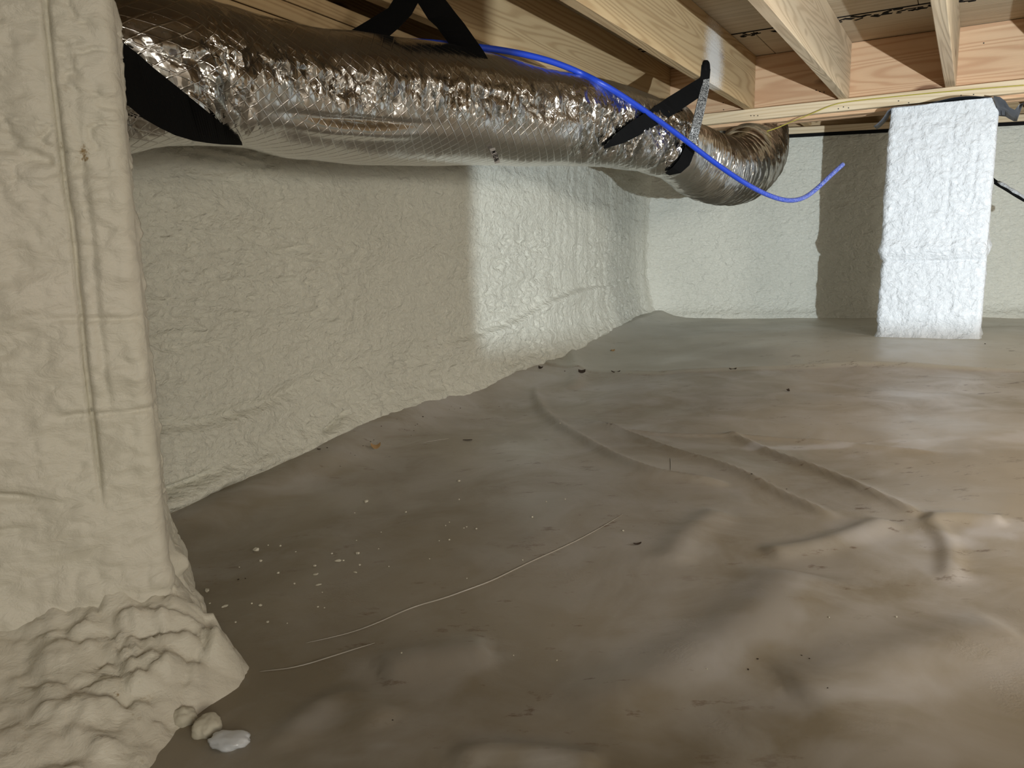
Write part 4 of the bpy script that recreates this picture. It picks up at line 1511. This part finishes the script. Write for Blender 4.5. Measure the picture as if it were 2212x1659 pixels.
shaving(812, 970, 22, 9, 0.25, 'wood_shaving', 'curled tan wood shaving on the sheeting near the left wall', 'shaving', M['shaving'], 0.9)
shaving(1010, 952, 22, 6, 0.0, 'dry_leaf', 'flat dark brown leaf sliver on the sheeting below the lit wall patch', 'leaf', M['speck'], 0.05)
shaving(689, 972, 9, 4, -0.2, 'bark_chip', 'little dark bark chip near the cracked wall foot', 'chip', M['speck'], 0.2)
shaving(1377, 1178, 20, 5, 0.3, 'pine_needle', 'short dark needle on the open middle of the sheeting', 'needle', M['speck'], 0.4)
shaving(1168, 797, 12, 6, -0.6, 'leaf_fragment', 'dark leaf fragment where the lapped sheet meets the left wall', 'leaf', M['speck'], 0.7)
shaving(1324, 759, 9, 6, 0.1, 'leaf_fragment', 'small rusty leaf fragment on the far sheet near the corner', 'leaf', M['shaving'], 0.5)
shaving(1702, 846, 9, 7, 0.6, 'leaf_fragment', 'small brown leaf fragment on the sheeting left of the lit pier foot', 'leaf', M['speck'], 0.6)
# dark slivers painting the shade along the lap of the two sheets
for px, py, L, w, lb in ((1257, 806, 16, 12, 'dark triangle painting the shade under the lifted sheet edge, left end of the lap'), (1330, 806, 20, 4, 'thin dark strip painting the shade under the sheet edge right of the triangular one'),
                     (1583, 800, 16, 5, 'dark sliver under the sheet edge at mid lap'), (1668, 797, 9, 3, 'tiny dark sliver on the lap left of the pier'), (1755, 792, 12, 4, 'dark sliver on the lap nearest the lit pier')):
    o = shaving(px, py, L, w, -0.05, 'lap_shade', None, None, M['speck'], 0.5)
    o.parent = floor
    tag(o, lb)
# creases drawn across the film, light catching their edges
def crease(pts, w, r, lab):
    vs2 = smooth([onfloor(*q) + Vector((0, 0, 0.001)) for q in pts], 3)
    vs2 = [Vector((q.x, q.y, fz(q.x, q.y) + 0.0008)) for q in vs2]
    o2 = tube('film_crease', vs2, r, M['film'], floor, 6, rfn=lambda t: max(0.08, math.sin(PI * min(1, t * 1.0)) ** 0.6))
    tag(o2, lab)
    return o2


crease([(660, 1390), (760, 1368), (820, 1345), (890, 1312), (960, 1293), (1050, 1262), (1150, 1212), (1240, 1172), (1300, 1140), (1345, 1112)], 1, 0.0011, 'long pale raised crease curving over the sheeting')
crease([(560, 1452), (640, 1443), (720, 1418), (770, 1402), (810, 1390)], 1, 0.0009, 'short pale crease below the long one')
crease([(915, 957), (935, 953), (970, 948)], 1, 0.0008, 'faint short crease near the left wall')
crease([(1448, 990), (1450, 1000), (1449, 1020)], 1, 0.0008, 'tiny crease across the fold')

# white plastic scrap and foam pieces at the near pier foot
def lumpobj(name, px, py, rx, ry, h, lab, cat, mat, seed, lift=0.0):
    v = onfloor(px, py)
    s = v.y / 1750.0
    bm = bmesh.new(); bmesh.ops.create_icosphere(bm, subdivisions=4, radius=1.0)
    for q in bm.verts:
        c3 = q.co.copy()
        d_ = 1 + 0.22 * float(fbm(np.array([c3.x * 1.8 + seed]), np.array([c3.y * 1.8 + c3.z]), 3, seed)[0]) + 0.06 * float(fbm(np.array([c3.x * 7 + seed]), np.array([c3.y * 7 + c3.z * 5]), 2, seed)[0])
        q.co = Vector((c3.x * rx * s, c3.y * ry * s, c3.z * h * s)) * d_
    for f2 in bm.faces: f2.smooth = True
    me2 = bpy.data.meshes.new(name); bm.to_mesh(me2); bm.free()
    o2 = link(name, me2, mat, None, (v.x, v.y, v.z + h * s * 0.45 + lift))
    tag(o2, lab, cat)
    return o2


lumpobj('plastic_scrap', 498, 1606, 54, 36, 18, 'glossy white scrap of plastic at the near pier foot, bottom edge of picture', 'plastic scrap', M['scrap'], 5)
lumpobj('foam_chunk', 448, 1580, 36, 34, 28, 'rounded foam chunk between the white scrap and the near pier', 'foam chunk', M['crumb'], 8)
lumpobj('foam_chunk', 398, 1560, 32, 26, 26, 'foam chunk tucked against the near pier skirt, left of the rounded one', 'foam chunk', M['crumb'], 12)
lumpobj('foam_chunk', 418, 1296, 17, 16, 9, 'small folded foam flake just right of the near pier edge', 'foam chunk', M['crumb'], 21)

# ------------------------------------------------------------ work light standing outside the frame
wl = empty('work_light', LAMP + Vector((0, -0.06, 0)))
tag(wl, 'black LED work light with added beam-blocking plates on the ground beside the viewer', 'lamp')
wli = -Vector(wl.location)


def plate(name, pts, th=0.003):
    n_ = (Vector(pts[1]) - Vector(pts[0])).cross(Vector(pts[2]) - Vector(pts[0])).normalized() * th
    Vt = [tuple(Vector(p)) for p in pts] + [tuple(Vector(p) + n_) for p in pts]
    me2 = bpy.data.meshes.new(name)
    me2.from_pydata(Vt, [], [(3, 2, 1, 0), (4, 5, 6, 7)] + [(i, (i + 1) % 4, (i + 1) % 4 + 4, i + 4) for i in range(4)])
    o2 = link(name, me2, M['housing'], wl); o2.location = wli
    return o2


HD = 0.46
azl = math.radians(-24.4)
lft = LAMP + Vector((math.sin(azl), math.cos(azl), 0)) * HD
bot = -math.tan(math.radians(4.1)) * HD
z0 = LAMP.z + bot
back = LAMP.y - 0.04
# added unseen plates that cut the beam below and at left
plate('beam_block_base', [(LAMP.x - 0.06, back, z0 - 0.004), (LAMP.x + 0.30, back, z0 - 0.004), (LAMP.x + 0.45, LAMP.y + HD, z0), (lft.x - 0.005, LAMP.y + HD * 0.93, z0)])
plate('beam_block_cheek', [(LAMP.x - 0.06, back, z0), (lft.x, lft.y, z0), (lft.x, lft.y, LAMP.z + 0.24), (LAMP.x - 0.06, back, LAMP.z + 0.12)])
o = link('lamp_body', box_mesh('lamp_body', 0.16, 0.05, 0.12, 0.006), M['housing'], wl); o.location = LAMP + Vector((0, -0.05, 0)) + wli
o = link('stand', box_mesh('stand', 0.12, 0.10, 0.16, 0.01), M['housing'], wl); o.location = Vector((LAMP.x + 0.02, LAMP.y - 0.0, z0 - 0.095)) + wli
key.parent = wl; key.matrix_parent_inverse = Matrix.Translation(wli)
